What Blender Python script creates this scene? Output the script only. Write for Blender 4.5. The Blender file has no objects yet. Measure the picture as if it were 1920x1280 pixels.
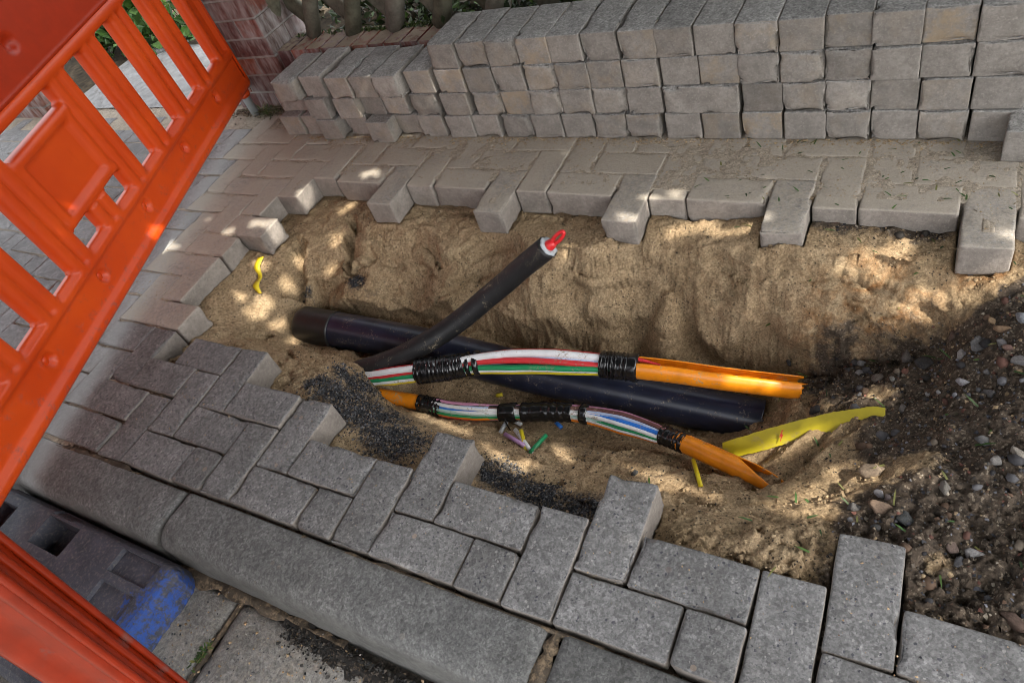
import bpy, bmesh, math, random
import numpy as np
from mathutils import Vector, Matrix

rng = np.random.default_rng(7)
random.seed(7)
SC = bpy.context.scene
COL = SC.collection
U = 0.1                      # every number below is in decimetres; meshes are scaled to metres

# ------------------------------------------------------------------ camera
CAM = np.array([4.56900816, -3.08960508, 11.46525765])
ROT = np.array([[0.86125257, 0.42285675, -0.28184425],
                [0.14444128, -0.73543995, -0.6620157],
                [-0.48721733, 0.52945278, -0.69447752]])
FPX = 1341.06
cd = bpy.data.cameras.new("camera")
cam = bpy.data.objects.new("camera", cd); COL.objects.link(cam)
cd.sensor_width = 36.0; cd.lens = 36.0 * FPX / 1920.0
cd.clip_start = 0.01; cd.clip_end = 500.0
cd.dof.use_dof = True; cd.dof.focus_distance = 1.85; cd.dof.aperture_fstop = 18.0
M = Matrix.Identity(4)
for r in range(3):
    M[r][0] = ROT[0][r]; M[r][1] = -ROT[1][r]; M[r][2] = -ROT[2][r]; M[r][3] = CAM[r] * U
cam.matrix_world = M
SC.camera = cam

# ------------------------------------------------------------------ sky, sun, exposure
SUN = np.array([0.80, -0.16, 1.0]); SUN = SUN / np.linalg.norm(SUN)
el = math.asin(SUN[2]); az = math.atan2(SUN[0], SUN[1])
w = bpy.data.worlds.new("World"); SC.world = w; w.use_nodes = True
wn = w.node_tree.nodes; wl = w.node_tree.links
bg = wn["Background"]
sky = wn.new("ShaderNodeTexSky"); sky.sky_type = 'NISHITA'; sky.sun_disc = False
sky.sun_elevation = el; sky.sun_rotation = az
sky.dust_density = 4.0; sky.ozone_density = 0.4; sky.air_density = 1.0
hs = wn.new("ShaderNodeHueSaturation"); hs.inputs["Saturation"].default_value = 0.2
wl.new(sky.outputs[0], hs.inputs["Color"]); wl.new(hs.outputs[0], bg.inputs[0])
bg.inputs[1].default_value = 0.15
sd = bpy.data.lights.new("sun", 'SUN'); sd.energy = 2.1; sd.angle = math.radians(0.5); sd.color = (1.0, 0.93, 0.82)
so = bpy.data.objects.new("sun", sd); COL.objects.link(so)
so.rotation_euler = Vector(SUN).to_track_quat('Z', 'Y').to_euler()
so.location = (5, -1, 8)
SC.view_settings.view_transform = 'Standard'
SC.view_settings.look = 'None'
SC.view_settings.exposure = 2.1
SC.view_settings.gamma = 1.0
SC.render.engine = 'CYCLES'
SC.cycles.filter_width = 0.85
SC.cycles.use_denoising = True

# ------------------------------------------------------------------ helpers
def ray(px, py):
    return np.array([(px - 960) / FPX, (py - 640) / FPX, 1.0]) @ ROT
def at(px, py, z):           # point at height z that the photograph shows at this pixel
    d = ray(px, py); return CAM + (z - CAM[2]) / d[2] * d
def aty(px, py, y):
    d = ray(px, py); return CAM + (y - CAM[1]) / d[1] * d
def proj(P):
    q = (np.asarray(P, float) - CAM) @ ROT.T
    return q[..., 0] / q[..., 2] * FPX + 960, q[..., 1] / q[..., 2] * FPX + 640, q[..., 2]

def hash2(ix, iy, seed):
    h = (ix.astype(np.int64) * 374761393 + iy.astype(np.int64) * 668265263 + seed * 974634777) & 0x7fffffff
    h = ((h ^ (h >> 13)) * 1274126177) & 0x7fffffff
    h = h ^ (h >> 16)
    return (h & 0xffff) / 65535.0
def vnoise(x, y, seed=0):
    x = np.asarray(x, float); y = np.asarray(y, float)
    ix = np.floor(x); iy = np.floor(y); fx = x - ix; fy = y - iy
    fx = fx * fx * fx * (fx * (fx * 6 - 15) + 10); fy = fy * fy * fy * (fy * (fy * 6 - 15) + 10)
    a = hash2(ix, iy, seed); b = hash2(ix + 1, iy, seed); c = hash2(ix, iy + 1, seed); d = hash2(ix + 1, iy + 1, seed)
    return (a * (1 - fx) + b * fx) * (1 - fy) + (c * (1 - fx) + d * fx) * fy - 0.5
def fbm(x, y, f=1.0, o=4, seed=0, g=0.5):
    s = 0; a = 1.0
    for k in range(o):
        s = s + a * vnoise(x * f + 17.3 * k, y * f - 9.1 * k, seed + k); a *= g; f *= 2.03
    return s
def sst(a, b, x):
    t = np.clip((x - a) / (b - a), 0, 1); return t * t * (3 - 2 * t)

def mesh(name, V, F, mats, smooth=True, fm=None, origin=(0, 0, 0)):
    me = bpy.data.meshes.new(name)
    V = (np.asarray(V, float) - np.asarray(origin, float)) * U
    me.from_pydata(V.tolist(), [], [list(map(int, f)) for f in F])
    for m in (mats if isinstance(mats, (list, tuple)) else [mats]): me.materials.append(m)
    if fm is not None: me.polygons.foreach_set("material_index", np.asarray(fm, dtype=np.int32))
    me.polygons.foreach_set("use_smooth", np.full(len(me.polygons), bool(smooth)))
    me.update(); return me
def link(name, me, parent=None, loc=None, rot=None, label=None, cat=None, group=None, kind=None):
    o = bpy.data.objects.new(name, me); COL.objects.link(o)
    if loc is not None: o.location = [c * U for c in loc]
    if rot is not None: o.rotation_euler = rot
    if parent is not None: o.parent = parent
    if label: o["label"] = label
    if cat: o["category"] = cat
    if group: o["group"] = group
    if kind: o["kind"] = kind
    return o
def thing(name, label, cat, loc=(0, 0, 0), rot=(0, 0, 0), group=None):
    return link(name, None, None, loc, rot, label, cat, group)
class MB:
    def __init__(s): s.V = []; s.F = []; s.m = []
    def add(s, V, F, mi=0):
        o = len(s.V); s.V.extend([tuple(v) for v in V]); s.F.extend([tuple(i + o for i in f) for f in F]); s.m.extend([mi] * len(F))
    def box(s, c, h, R=None, mi=0):
        c = np.array(c, float); h = np.array(h, float)
        P = np.array([[x, y, z] for x in (-1, 1) for y in (-1, 1) for z in (-1, 1)], float) * h
        if R is not None: P = P @ np.array(R).T
        s.add(P + c, [(0, 1, 3, 2), (4, 6, 7, 5), (0, 4, 5, 1), (2, 3, 7, 6), (0, 2, 6, 4), (1, 5, 7, 3)], mi)
    def mesh(s, name, mats, smooth=True, origin=(0, 0, 0)): return mesh(name, s.V, s.F, mats, smooth, s.m, origin)

def rotz(a): c, s = math.cos(a), math.sin(a); return np.array([[c, -s, 0], [s, c, 0], [0, 0, 1.0]])
def catmull(P, n=12):
    P = [np.array(p, float) for p in P]; P = [2 * P[0] - P[1]] + P + [2 * P[-1] - P[-2]]; out = []
    for i in range(1, len(P) - 2):
        for k in range(n):
            t = k / n; a, b, c, d = P[i - 1:i + 3]
            out.append(0.5 * (2 * b + (c - a) * t + (2 * a - 5 * b + 4 * c - d) * t * t + (-a + 3 * b - 3 * c + d) * t ** 3))
    out.append(P[-2]); return np.array(out)
def frames(path):
    T = np.gradient(path, axis=0); T /= np.linalg.norm(T, axis=1)[:, None]
    up = np.where((np.abs(T[:, 2:]) > .95).any(), np.array([0.0, 1.0, 0.0]), np.array([0, 0, 1.0])); N = up - (T @ up)[:, None] * T; N /= np.linalg.norm(N, axis=1)[:, None]
    B = np.cross(T, N); return T, N, B
def tube(path, rad, seg=16, caps=True, arc=None, jit=0.0, seed=1):
    path = np.asarray(path, float); n = len(path); rad = np.broadcast_to(np.asarray(rad, float), (n,))
    T, N, B = frames(path); V = []; F = []
    closed = arc is None
    A = np.linspace(0, 2 * math.pi, seg, endpoint=False) if closed else np.linspace(arc[0], arc[1], seg)
    for i in range(n):
        for j, a in enumerate(A):
            r = rad[i] * (1 + jit * float(vnoise(np.array(i * .7), np.array(j * 1.3), seed)))
            V.append(path[i] + r * (math.cos(a) * N[i] + math.sin(a) * B[i]))
    mseg = seg if closed else seg - 1
    for i in range(n - 1):
        for j in range(mseg):
            k = (j + 1) % seg; F.append((i * seg + j, i * seg + k, (i + 1) * seg + k, (i + 1) * seg + j))
    if caps and closed:
        F.append(tuple(range(seg))[::-1]); F.append(tuple((n - 1) * seg + j for j in range(seg)))
    return V, F
ORD = ["zeroth", "first", "second", "third", "fourth", "fifth", "sixth", "seventh", "eighth", "ninth", "tenth", "eleventh", "twelfth",
       "thirteenth", "fourteenth", "fifteenth", "sixteenth", "seventeenth", "eighteenth", "nineteenth", "twentieth", "twenty-first",
       "twenty-second", "twenty-third", "twenty-fourth", "twenty-fifth"]

# ------------------------------------------------------------------ materials
class NT:
    def __init__(s, name):
        s.m = bpy.data.materials.new(name); s.m.use_nodes = True; s.t = s.m.node_tree
        s.b = s.t.nodes["Principled BSDF"]
    def n(s, ty, **kw):
        nd = s.t.nodes.new(ty)
        for k, v in kw.items():
            if k.startswith("_"): setattr(nd, k[1:], v)
            else:
                i = nd.inputs[int(k[1:])] if k[0] == "i" and k[1:].isdigit() else nd.inputs[k]
                if isinstance(v, bpy.types.NodeSocket): s.t.links.new(v, i)
                else: i.default_value = v
        return nd
    def noise(s, vec, scale, detail=4, rough=.55, dist=0.0):
        return s.n("ShaderNodeTexNoise", Vector=vec, Scale=scale, Detail=detail, Roughness=rough, Distortion=dist).outputs["Fac"]
    def ramp(s, fac, a, b, c0=(0, 0, 0, 1), c1=(1, 1, 1, 1)):
        nd = s.n("ShaderNodeValToRGB", Fac=fac); e = nd.color_ramp.elements
        e[0].position = a; e[1].position = b; e[0].color = c0; e[1].color = c1; return nd.outputs[0]
    def mix(s, fac, a, b, mode='MIX'):
        nd = s.t.nodes.new("ShaderNodeMix"); nd.data_type = 'RGBA'; nd.blend_type = mode
        for idx, v in ((0, fac), (6, a), (7, b)):
            if isinstance(v, bpy.types.NodeSocket): s.t.links.new(v, nd.inputs[idx])
            else: nd.inputs[idx].default_value = v if idx == 0 or len(v) == 4 else (*v, 1)
        return nd.outputs[2]
    def math(s, op, a, b=0.0, clamp=False):
        nd = s.t.nodes.new("ShaderNodeMath"); nd.operation = op; nd.use_clamp = clamp
        for i, v in enumerate((a, b)):
            if isinstance(v, bpy.types.NodeSocket): s.t.links.new(v, nd.inputs[i])
            else: nd.inputs[i].default_value = v
        return nd.outputs[0]
    def bump(s, h, strength, dist=0.002, prev=None):
        kw = dict(Height=h, Strength=strength, Distance=dist)
        if prev is not None: kw["Normal"] = prev
        return s.n("ShaderNodeBump", **kw).outputs[0]
    def out(s, color=None, rough=None, normal=None, **kw):
        for k, v in (("Base Color", color), ("Roughness", rough), ("Normal", normal)):
            if v is None: continue
            if isinstance(v, bpy.types.NodeSocket): s.t.links.new(v, s.b.inputs[k])
            else: s.b.inputs[k].default_value = v if not isinstance(v, tuple) or len(v) == 4 else (*v, 1)
        for k, v in kw.items(): s.b.inputs[k.replace("_", " ")].default_value = v
        return s.m

SANDC = (0.45, 0.395, 0.32, 1)
_a, _b = at(440, 262, 0), at(110, 800, 0)       # the pale streak that runs beside the barrier
_d = (_b - _a)[:2] / np.linalg.norm((_b - _a)[:2]); _n = np.array([-_d[1], _d[0]])
STRIPE = ((float(_n[0]), float(_n[1]), 0.0), float(_n @ _a[:2]) * U)
def concrete(name, base, side=None, speck=1.0, dustc=SANDC):
    k = NT(name)
    tc = k.n("ShaderNodeTexCoord"); oi = k.n("ShaderNodeObjectInfo")
    off = k.n("ShaderNodeVectorMath", _operation='MULTIPLY_ADD', i0=(1, 1, 1), i1=(1, 1, 1), i2=(0, 0, 0))
    comb = k.n("ShaderNodeCombineXYZ", X=k.math('MULTIPLY', oi.outputs["Random"], 31.0), Y=k.math('MULTIPLY', oi.outputs["Random"], 17.0), Z=k.math('MULTIPLY', oi.outputs["Random"], 5.0))
    vec = k.n("ShaderNodeVectorMath", _operation='ADD', i0=tc.outputs["Object"], i1=comb.outputs[0]).outputs[0]
    sep = k.n("ShaderNodeSeparateColor", Color=oi.outputs["Color"])       # r = sand dust, g = tone
    pos0 = k.n("ShaderNodeNewGeometry").outputs["Position"]
    big = k.noise(vec, 14, 5, .6); mid = k.noise(vec, 42, 6, .75); fine = k.noise(vec, 150, 5, .8)
    col = k.mix(k.ramp(big, .36, .66), tuple(c * .74 for c in base), tuple(min(1, c * 1.2) for c in base))
    col = k.mix(k.math('MULTIPLY', k.ramp(k.noise(pos0, 5, 5, .65), .5, .66), .38), col, tuple(c * w_ for c, w_ in zip(base, (.62, .58, .52))))
    col = k.mix(k.math('MULTIPLY', k.ramp(mid, .44, .66), .5), col, tuple(c * .52 for c in base))
    col = k.mix(k.math('MULTIPLY', k.ramp(fine, .48, .60), .75), col, tuple(min(1, c * 1.5) for c in base))
    col = k.mix(k.math('MULTIPLY', k.ramp(fine, .5, .38), .65), col, tuple(c * .5 for c in base))
    for sc_, am in ((150.0, .42), (300.0, .48)):
        vg = k.n("ShaderNodeTexVoronoi", Vector=vec, Scale=sc_, Randomness=1.0)
        gv = k.math('ADD', k.math('MULTIPLY', k.n("ShaderNodeSeparateColor", Color=vg.outputs["Color"]).outputs[1], .95), .52)
        gc = k.n("ShaderNodeCombineColor", Red=gv, Green=gv, Blue=gv).outputs[0]
        col = k.mix(am, col, k.mix(1.0, col, gc, 'MULTIPLY'))
    geo = k.n("ShaderNodeNewGeometry"); nz = k.n("ShaderNodeSeparateXYZ", Vector=geo.outputs["Normal"]).outputs[2]
    if side is not None:
        sm = k.ramp(nz, .35, .75)
        scol = k.mix(k.ramp(k.noise(vec, 22, 5, .6), .3, .7), tuple(c * .72 for c in side), tuple(min(1, c * 1.15) for c in side))
        scol = k.mix(k.math('MULTIPLY', k.ramp(k.noise(vec, 110, 5, .75), .46, .62), .5), scol, tuple(c * .6 for c in side))
        scol = k.mix(k.math('MULTIPLY', k.ramp(k.noise(vec, 180, 3, .7), .55, .68), .5), scol, tuple(min(1, c * 1.4) for c in side))
        scol = k.mix(k.math('MULTIPLY', k.ramp(k.noise(vec, 16, 6, .7), .45, .6), sep.outputs[2]), scol, (.36, .27, .17, 1))
        col = k.mix(sm, scol, col)
    v1 = k.n("ShaderNodeTexVoronoi", Vector=k.n("ShaderNodeVectorMath", _operation="ADD", i0=vec, i1=k.n("ShaderNodeVectorMath", _operation="SCALE", i0=k.n("ShaderNodeTexNoise", Vector=vec, Scale=260.0).outputs["Color"], Scale=.006).outputs[0]).outputs[0], Scale=170.0, Randomness=1.0)
    vs = k.n("ShaderNodeSeparateColor", Color=v1.outputs["Color"])
    dsk = k.math('LESS_THAN', v1.outputs["Distance"], k.math('ADD', k.math('MULTIPLY', vs.outputs[2], .34), .12))
    wsp = k.math('MULTIPLY', dsk, k.math('GREATER_THAN', vs.outputs[0], .88)); bsp = k.math('MULTIPLY', dsk, k.math('LESS_THAN', vs.outputs[1], .13))
    top = k.ramp(nz, .5, .8)
    col = k.mix(k.math('MULTIPLY', k.math('MULTIPLY', wsp, top), .38 * speck), col, (.5, .48, .45, 1))
    col = k.mix(k.math('MULTIPLY', k.math('MULTIPLY', bsp, top), .75 * speck), col, (.045, .045, .06, 1))
    v2 = k.n("ShaderNodeTexVoronoi", Vector=vec, Scale=46.0, Randomness=1.0)
    vs2 = k.n("ShaderNodeSeparateColor", Color=v2.outputs["Color"])
    peb = k.math('MULTIPLY', k.math('LESS_THAN', v2.outputs["Distance"], k.math('MULTIPLY', vs2.outputs[2], .3)), k.math('GREATER_THAN', vs2.outputs[0], .84))
    pc = k.mix(vs2.outputs[1], (.055, .06, .085, 1), (.36, .27, .2, 1))
    col = k.mix(k.math('MULTIPLY', k.math('MULTIPLY', peb, top), .6 * speck), col, pc)
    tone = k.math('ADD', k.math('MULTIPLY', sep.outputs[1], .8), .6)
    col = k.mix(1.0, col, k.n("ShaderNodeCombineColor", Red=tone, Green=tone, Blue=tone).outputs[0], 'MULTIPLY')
    pos = geo.outputs["Position"]
    dn = k.math('ADD', k.math('MULTIPLY', k.noise(pos, 9, 6, .62), .6), k.math('MULTIPLY', k.math('SUBTRACT', k.noise(pos, 95, 5, .75), .22), .95))
    dm = k.n("ShaderNodeMapRange", Value=k.math('ADD', dn, k.math('SUBTRACT', sep.outputs[0], .5)), i1=.46, i2=.86, i3=0.0, i4=1.0).outputs[0]
    dm = k.math('MULTIPLY', dm, k.ramp(nz, .2, .7))
    dl = k.n("ShaderNodeVectorMath", _operation='DOT_PRODUCT', i0=pos, i1=STRIPE[0]).outputs["Value"]
    dd_ = k.math('ABSOLUTE', k.math('ADD', k.math('SUBTRACT', dl, STRIPE[1]), k.math('MULTIPLY', k.math('SUBTRACT', k.noise(pos, 5, 3), .5), .05)))
    stm = k.math('MULTIPLY', k.n('ShaderNodeMapRange', Value=k.math('ADD', dd_, k.math('MULTIPLY', k.math('SUBTRACT', k.noise(pos, 60, 5, .7), .5), .03)), i1=.075, i2=.012, i3=0.0, i4=1.0).outputs[0], k.ramp(nz, .3, .8))
    col = k.mix(k.math('MULTIPLY', stm, .62), col, (.40, .40, .385, 1))
    dustcol = k.mix(k.noise(pos, 300, 3), tuple(c * .72 for c in dustc[:3]), tuple(min(1, c * 1.12) for c in dustc[:3]))
    col = k.mix(k.math('MULTIPLY', dm, .86), col, dustcol)
    nb = k.bump(k.math('ADD', k.math('MULTIPLY', fine, .6), mid), .8, .004)
    nb = k.bump(k.noise(vec, 900, 2), .35, .0008, nb)
    return k.out(col, .92, nb, Specular_IOR_Level=.2)
M_PAVER = concrete("paver_concrete", (.215, .211, .207), (.25, .222, .195))
M_STACK = concrete("stack_concrete", (.33, .322, .305), (.292, .268, .24), .6)
M_KERB = concrete("kerb_concrete", (.168, .167, .162), (.12, .118, .11), .3)
M_GUT = concrete("gutter_concrete", (.29, .28, .26), (.22, .21, .19), .5)

def flat(name, c, rough=.5, spec=.5, dirt=0.0, dirtc=(.33, .25, .16, 1), dscale=60, var=.12, bump=0.0, **kw):
    k = NT(name); tc = k.n("ShaderNodeTexCoord").outputs["Object"]
    n1 = k.noise(tc, 30, 4)
    col = k.mix(k.ramp(n1, .3, .7), tuple(x * (1 - var) for x in c), tuple(min(1, x * (1 + var)) for x in c))
    r = rough
    if dirt > 0:
        dn = k.ramp(k.math('ADD', k.math('MULTIPLY', k.noise(tc, dscale, 6, .7), .7), k.math('MULTIPLY', k.noise(tc, dscale * .15, 3), .45)), .665 - .14 * dirt, .75 - .1 * dirt)
        col = k.mix(k.math('MULTIPLY', dn, .9), col, dirtc); r = k.math('ADD', rough, k.math('MULTIPLY', dn, .4), True)
    nb = k.bump(k.noise(tc, 120, 4), bump, .002) if bump else None
    return k.out(col, r, nb, Specular_IOR_Level=spec, **kw)

def orange_mat():
    k = NT("orange_plastic"); tc = k.n("ShaderNodeTexCoord").outputs["Object"]
    col = k.mix(k.ramp(k.noise(tc, 5, 3), .3, .7), (.60, .052, .003), (.72, .080, .005))
    z = k.n("ShaderNodeSeparateXYZ", Vector=tc).outputs[2]
    low = k.n("ShaderNodeMapRange", Value=z, i1=.36, i2=.06, i3=0.0, i4=1.0).outputs[0]
    sc = k.math('MULTIPLY', k.ramp(k.noise(tc, 30, 7, .8), .55, .68), low)
    col = k.mix(k.math('MULTIPLY', sc, .8), col, (.17, .10, .10, 1))
    st = k.n("ShaderNodeMapping", Vector=tc, Scale=(4, 4, .9)).outputs[0]
    col = k.mix(k.math('MULTIPLY', k.ramp(k.noise(st, 26, 5, .7), .6, .75), .16), col, (.30, .12, .09, 1))
    nb = k.bump(k.noise(tc, 260, 3), .08, .0008)
    return k.out(col, k.math('ADD', .4, k.math('MULTIPLY', sc, .4)), nb, Specular_IOR_Level=.45, Subsurface_Weight=.0)
M_ORANGE = orange_mat()
M_BOARD = flat("red_orange_board", (.40, .026, .002), .42, .45, .0, (.25, .1, .08, 1), 30, .08)

def sand_mat():
    k = NT("sand_and_soil"); geo = k.n("ShaderNodeNewGeometry"); pos = geo.outputs["Position"]
    at_ = k.n("ShaderNodeAttribute", _attribute_name="soil"); sp = k.n("ShaderNodeSeparateColor", Color=at_.outputs["Color"])
    big = k.noise(pos, 7, 5, .6); mid = k.noise(pos, 45, 5, .65); fine = k.noise(pos, 190, 5, .8)
    col = k.mix(k.ramp(big, .32, .68), (.31, .225, .13, 1), (.49, .375, .235, 1))
    col = k.mix(k.math('MULTIPLY', k.ramp(mid, .35, .7), .4), col, (.47, .345, .21, 1))
    col = k.mix(k.math('MULTIPLY', k.ramp(fine, .5, .38), .55), col, (.19, .125, .066, 1))
    col = k.mix(k.math('MULTIPLY', k.ramp(fine, .52, .64), .5), col, (.52, .40, .26, 1))
    # rust-coloured seams
    rs = k.math('MULTIPLY', sp.outputs[2], k.ramp(k.noise(pos, 22, 5, .6, .6), .38, .62))
    col = k.mix(rs, col, (.21, .095, .033, 1))
    # dark humus with pale grains
    dcol = k.mix(k.ramp(k.noise(pos, 60, 5, .7), .32, .68), (.040, .033, .027, 1), (.145, .110, .080, 1))
    v = k.n("ShaderNodeTexVoronoi", Vector=pos, Scale=260.0); vs = k.n("ShaderNodeSeparateColor", Color=v.outputs["Color"])
    dcol = k.mix(k.math('MULTIPLY', k.math('GREATER_THAN', vs.outputs[0], .9), .55), dcol, (.33, .27, .2, 1))
    edge = k.math('ADD', k.math('MULTIPLY', k.math('SUBTRACT', k.noise(pos, 30, 6, .7), .5), 1.6), sp.outputs[0])
    col = k.mix(k.ramp(edge, .38, .66), col, dcol)
    gcol = k.mix(k.math('POWER', vs.outputs[1], 2.5), (.016, .017, .020, 1), (.12, .125, .135, 1))
    gedge = k.math('ADD', k.math('MULTIPLY', k.math('SUBTRACT', k.noise(pos, 60, 6, .75), .5), 1.7), sp.outputs[1])
    col = k.mix(k.ramp(gedge, .4, .8), col, gcol)
    # dark crumbs strewn on the sand
    v3 = k.n("ShaderNodeTexVoronoi", Vector=pos, Scale=150.0); v3s = k.n("ShaderNodeSeparateColor", Color=v3.outputs["Color"])
    cr = k.math('MULTIPLY', k.math('LESS_THAN', v3.outputs["Distance"], .3), k.math('GREATER_THAN', v3s.outputs[0], k.math('SUBTRACT', 1.0, k.math('MULTIPLY', k.ramp(k.noise(pos, 12, 3), .42, .7), .35))))
    col = k.mix(k.math('MULTIPLY', cr, .8), col, (.045, .038, .032, 1))
    col = k.mix(k.math('MULTIPLY', k.math('SUBTRACT', 1.0, at_.outputs['Alpha']), .85), col, k.mix(mid, (.27, .235, .19, 1), (.47, .415, .34, 1)))
    for sc_, am in ((170.0, .42), (330.0, .42)):
        vg = k.n("ShaderNodeTexVoronoi", Vector=pos, Scale=sc_, Randomness=1.0)
        gv = k.math('ADD', k.math('MULTIPLY', k.n("ShaderNodeSeparateColor", Color=vg.outputs["Color"]).outputs[1], 1.0), .5)
        col = k.mix(am, col, k.mix(1.0, col, k.n("ShaderNodeCombineColor", Red=gv, Green=gv, Blue=gv).outputs[0], 'MULTIPLY'))
    h = k.math('ADD', k.math('MULTIPLY', fine, .45), mid)
    nb = k.bump(h, .9, .009); nb = k.bump(k.noise(pos, 1100, 2), .5, .0012, nb)
    return k.out(col, .95, nb, Specular_IOR_Level=.12)
M_SAND = sand_mat()
# colour patches of the soil: written on the terrain's vertices further down

def stone_mat():
    k = NT("pebble_stone"); tc = k.n("ShaderNodeTexCoord").outputs["Object"]; oi = k.n("ShaderNodeObjectInfo")
    vec = k.n("ShaderNodeVectorMath", _operation='ADD', i0=tc, i1=oi.outputs["Location"]).outputs[0]
    c = oi.outputs["Color"]
    col = k.mix(k.ramp(k.noise(vec, 60, 5, .65), .3, .7), (.55, .55, .55, 1), (1.25, 1.25, 1.25, 1))
    col = k.mix(1.0, c, col, 'MULTIPLY')
    col = k.mix(k.math('MULTIPLY', k.ramp(k.noise(vec, 130, 5, .7), .55, .7), .5), col, (.30, .22, .14, 1))
    return k.out(col, .8, k.bump(k.noise(vec, 220, 4), .5, .002), Specular_IOR_Level=.3)
M_STONE = stone_mat()
def chips_mat():
    k = NT("gravel_chips"); a = k.n("ShaderNodeAttribute", _attribute_name="tint"); pos = k.n("ShaderNodeNewGeometry").outputs["Position"]
    col = k.mix(1.0, a.outputs["Color"], k.mix(k.noise(pos, 160, 4), (.5, .5, .5, 1), (1.3, 1.3, 1.3, 1)), 'MULTIPLY')
    return k.out(col, .8, k.bump(k.noise(pos, 400, 3), .4, .001), Specular_IOR_Level=.3)
M_CHIP = chips_mat()
def attr_mat(name, rough, spec=.3, scale=40, lo=.6, hi=1.3, bump=.4, transl=0.0):
    k = NT(name); a = k.n("ShaderNodeAttribute", _attribute_name="tint"); tc = k.n("ShaderNodeTexCoord").outputs["Object"]
    col = k.mix(1.0, a.outputs["Color"], k.mix(k.ramp(k.noise(tc, scale, 5, .65), .3, .7), (lo, lo, lo, 1), (hi, hi, hi, 1)), 'MULTIPLY')
    return k.out(col, rough, k.bump(k.noise(tc, scale * 5, 4), bump, .002) if bump else None, Specular_IOR_Level=spec)
def brick_mat():
    k = NT("brick_and_mortar"); a = k.n("ShaderNodeAttribute", _attribute_name="tint"); tc = k.n("ShaderNodeTexCoord").outputs["Object"]
    col = k.mix(1.0, a.outputs["Color"], k.mix(k.ramp(k.noise(tc, 40, 5, .65), .3, .7), (.6, .6, .6, 1), (1.3, 1.3, 1.3, 1)), 'MULTIPLY')
    st = k.n("ShaderNodeMapping", Vector=tc, Scale=(1, 1, .22)).outputs[0]
    bl = k.ramp(k.math('ADD', k.math('MULTIPLY', k.noise(st, 38, 5, .7), .6), k.math('MULTIPLY', k.noise(tc, 6, 3), .5)), .47, .68)
    col = k.mix(k.math('MULTIPLY', bl, .8), col, (.40, .37, .36, 1))
    nz = k.n('ShaderNodeSeparateXYZ', Vector=k.n('ShaderNodeNewGeometry').outputs['Normal']).outputs[2]
    sdm = k.math('MULTIPLY', k.ramp(nz, .5, .9), k.ramp(k.noise(tc, 30, 5, .65), .36, .52))
    col = k.mix(k.math('MULTIPLY', sdm, .9), col, k.mix(k.noise(tc, 200, 3), (.2, .16, .11, 1), (.38, .32, .24, 1)))
    return k.out(col, .9, k.bump(k.noise(tc, 160, 4), .5, .003), Specular_IOR_Level=.2)
M_BRICK = brick_mat()
M_WOOD = attr_mat("weathered_wood", .85, .2, 25, .55, 1.35, .8)
M_LEAF = attr_mat("leaf_green", .5, .4, 30, .7, 1.3, 0)
M_GRASSM = attr_mat("cut_grass", .6, .3, 30, .7, 1.3, 0)
M_BARK = flat("bark", (.09, .075, .06), .9, .2, var=.4, bump=.8)

def tint(me, cols):          # one colour per face -> corner attribute
    a = me.color_attributes.new("tint", 'FLOAT_COLOR', 'CORNER')
    lt = np.empty(len(me.polygons), dtype=np.int32); me.polygons.foreach_get("loop_total", lt)
    c = np.repeat(np.asarray(cols, float), lt, axis=0); c = np.concatenate([c, np.ones((len(c), 1))], 1)
    a.data.foreach_set("color", c.ravel())

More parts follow.
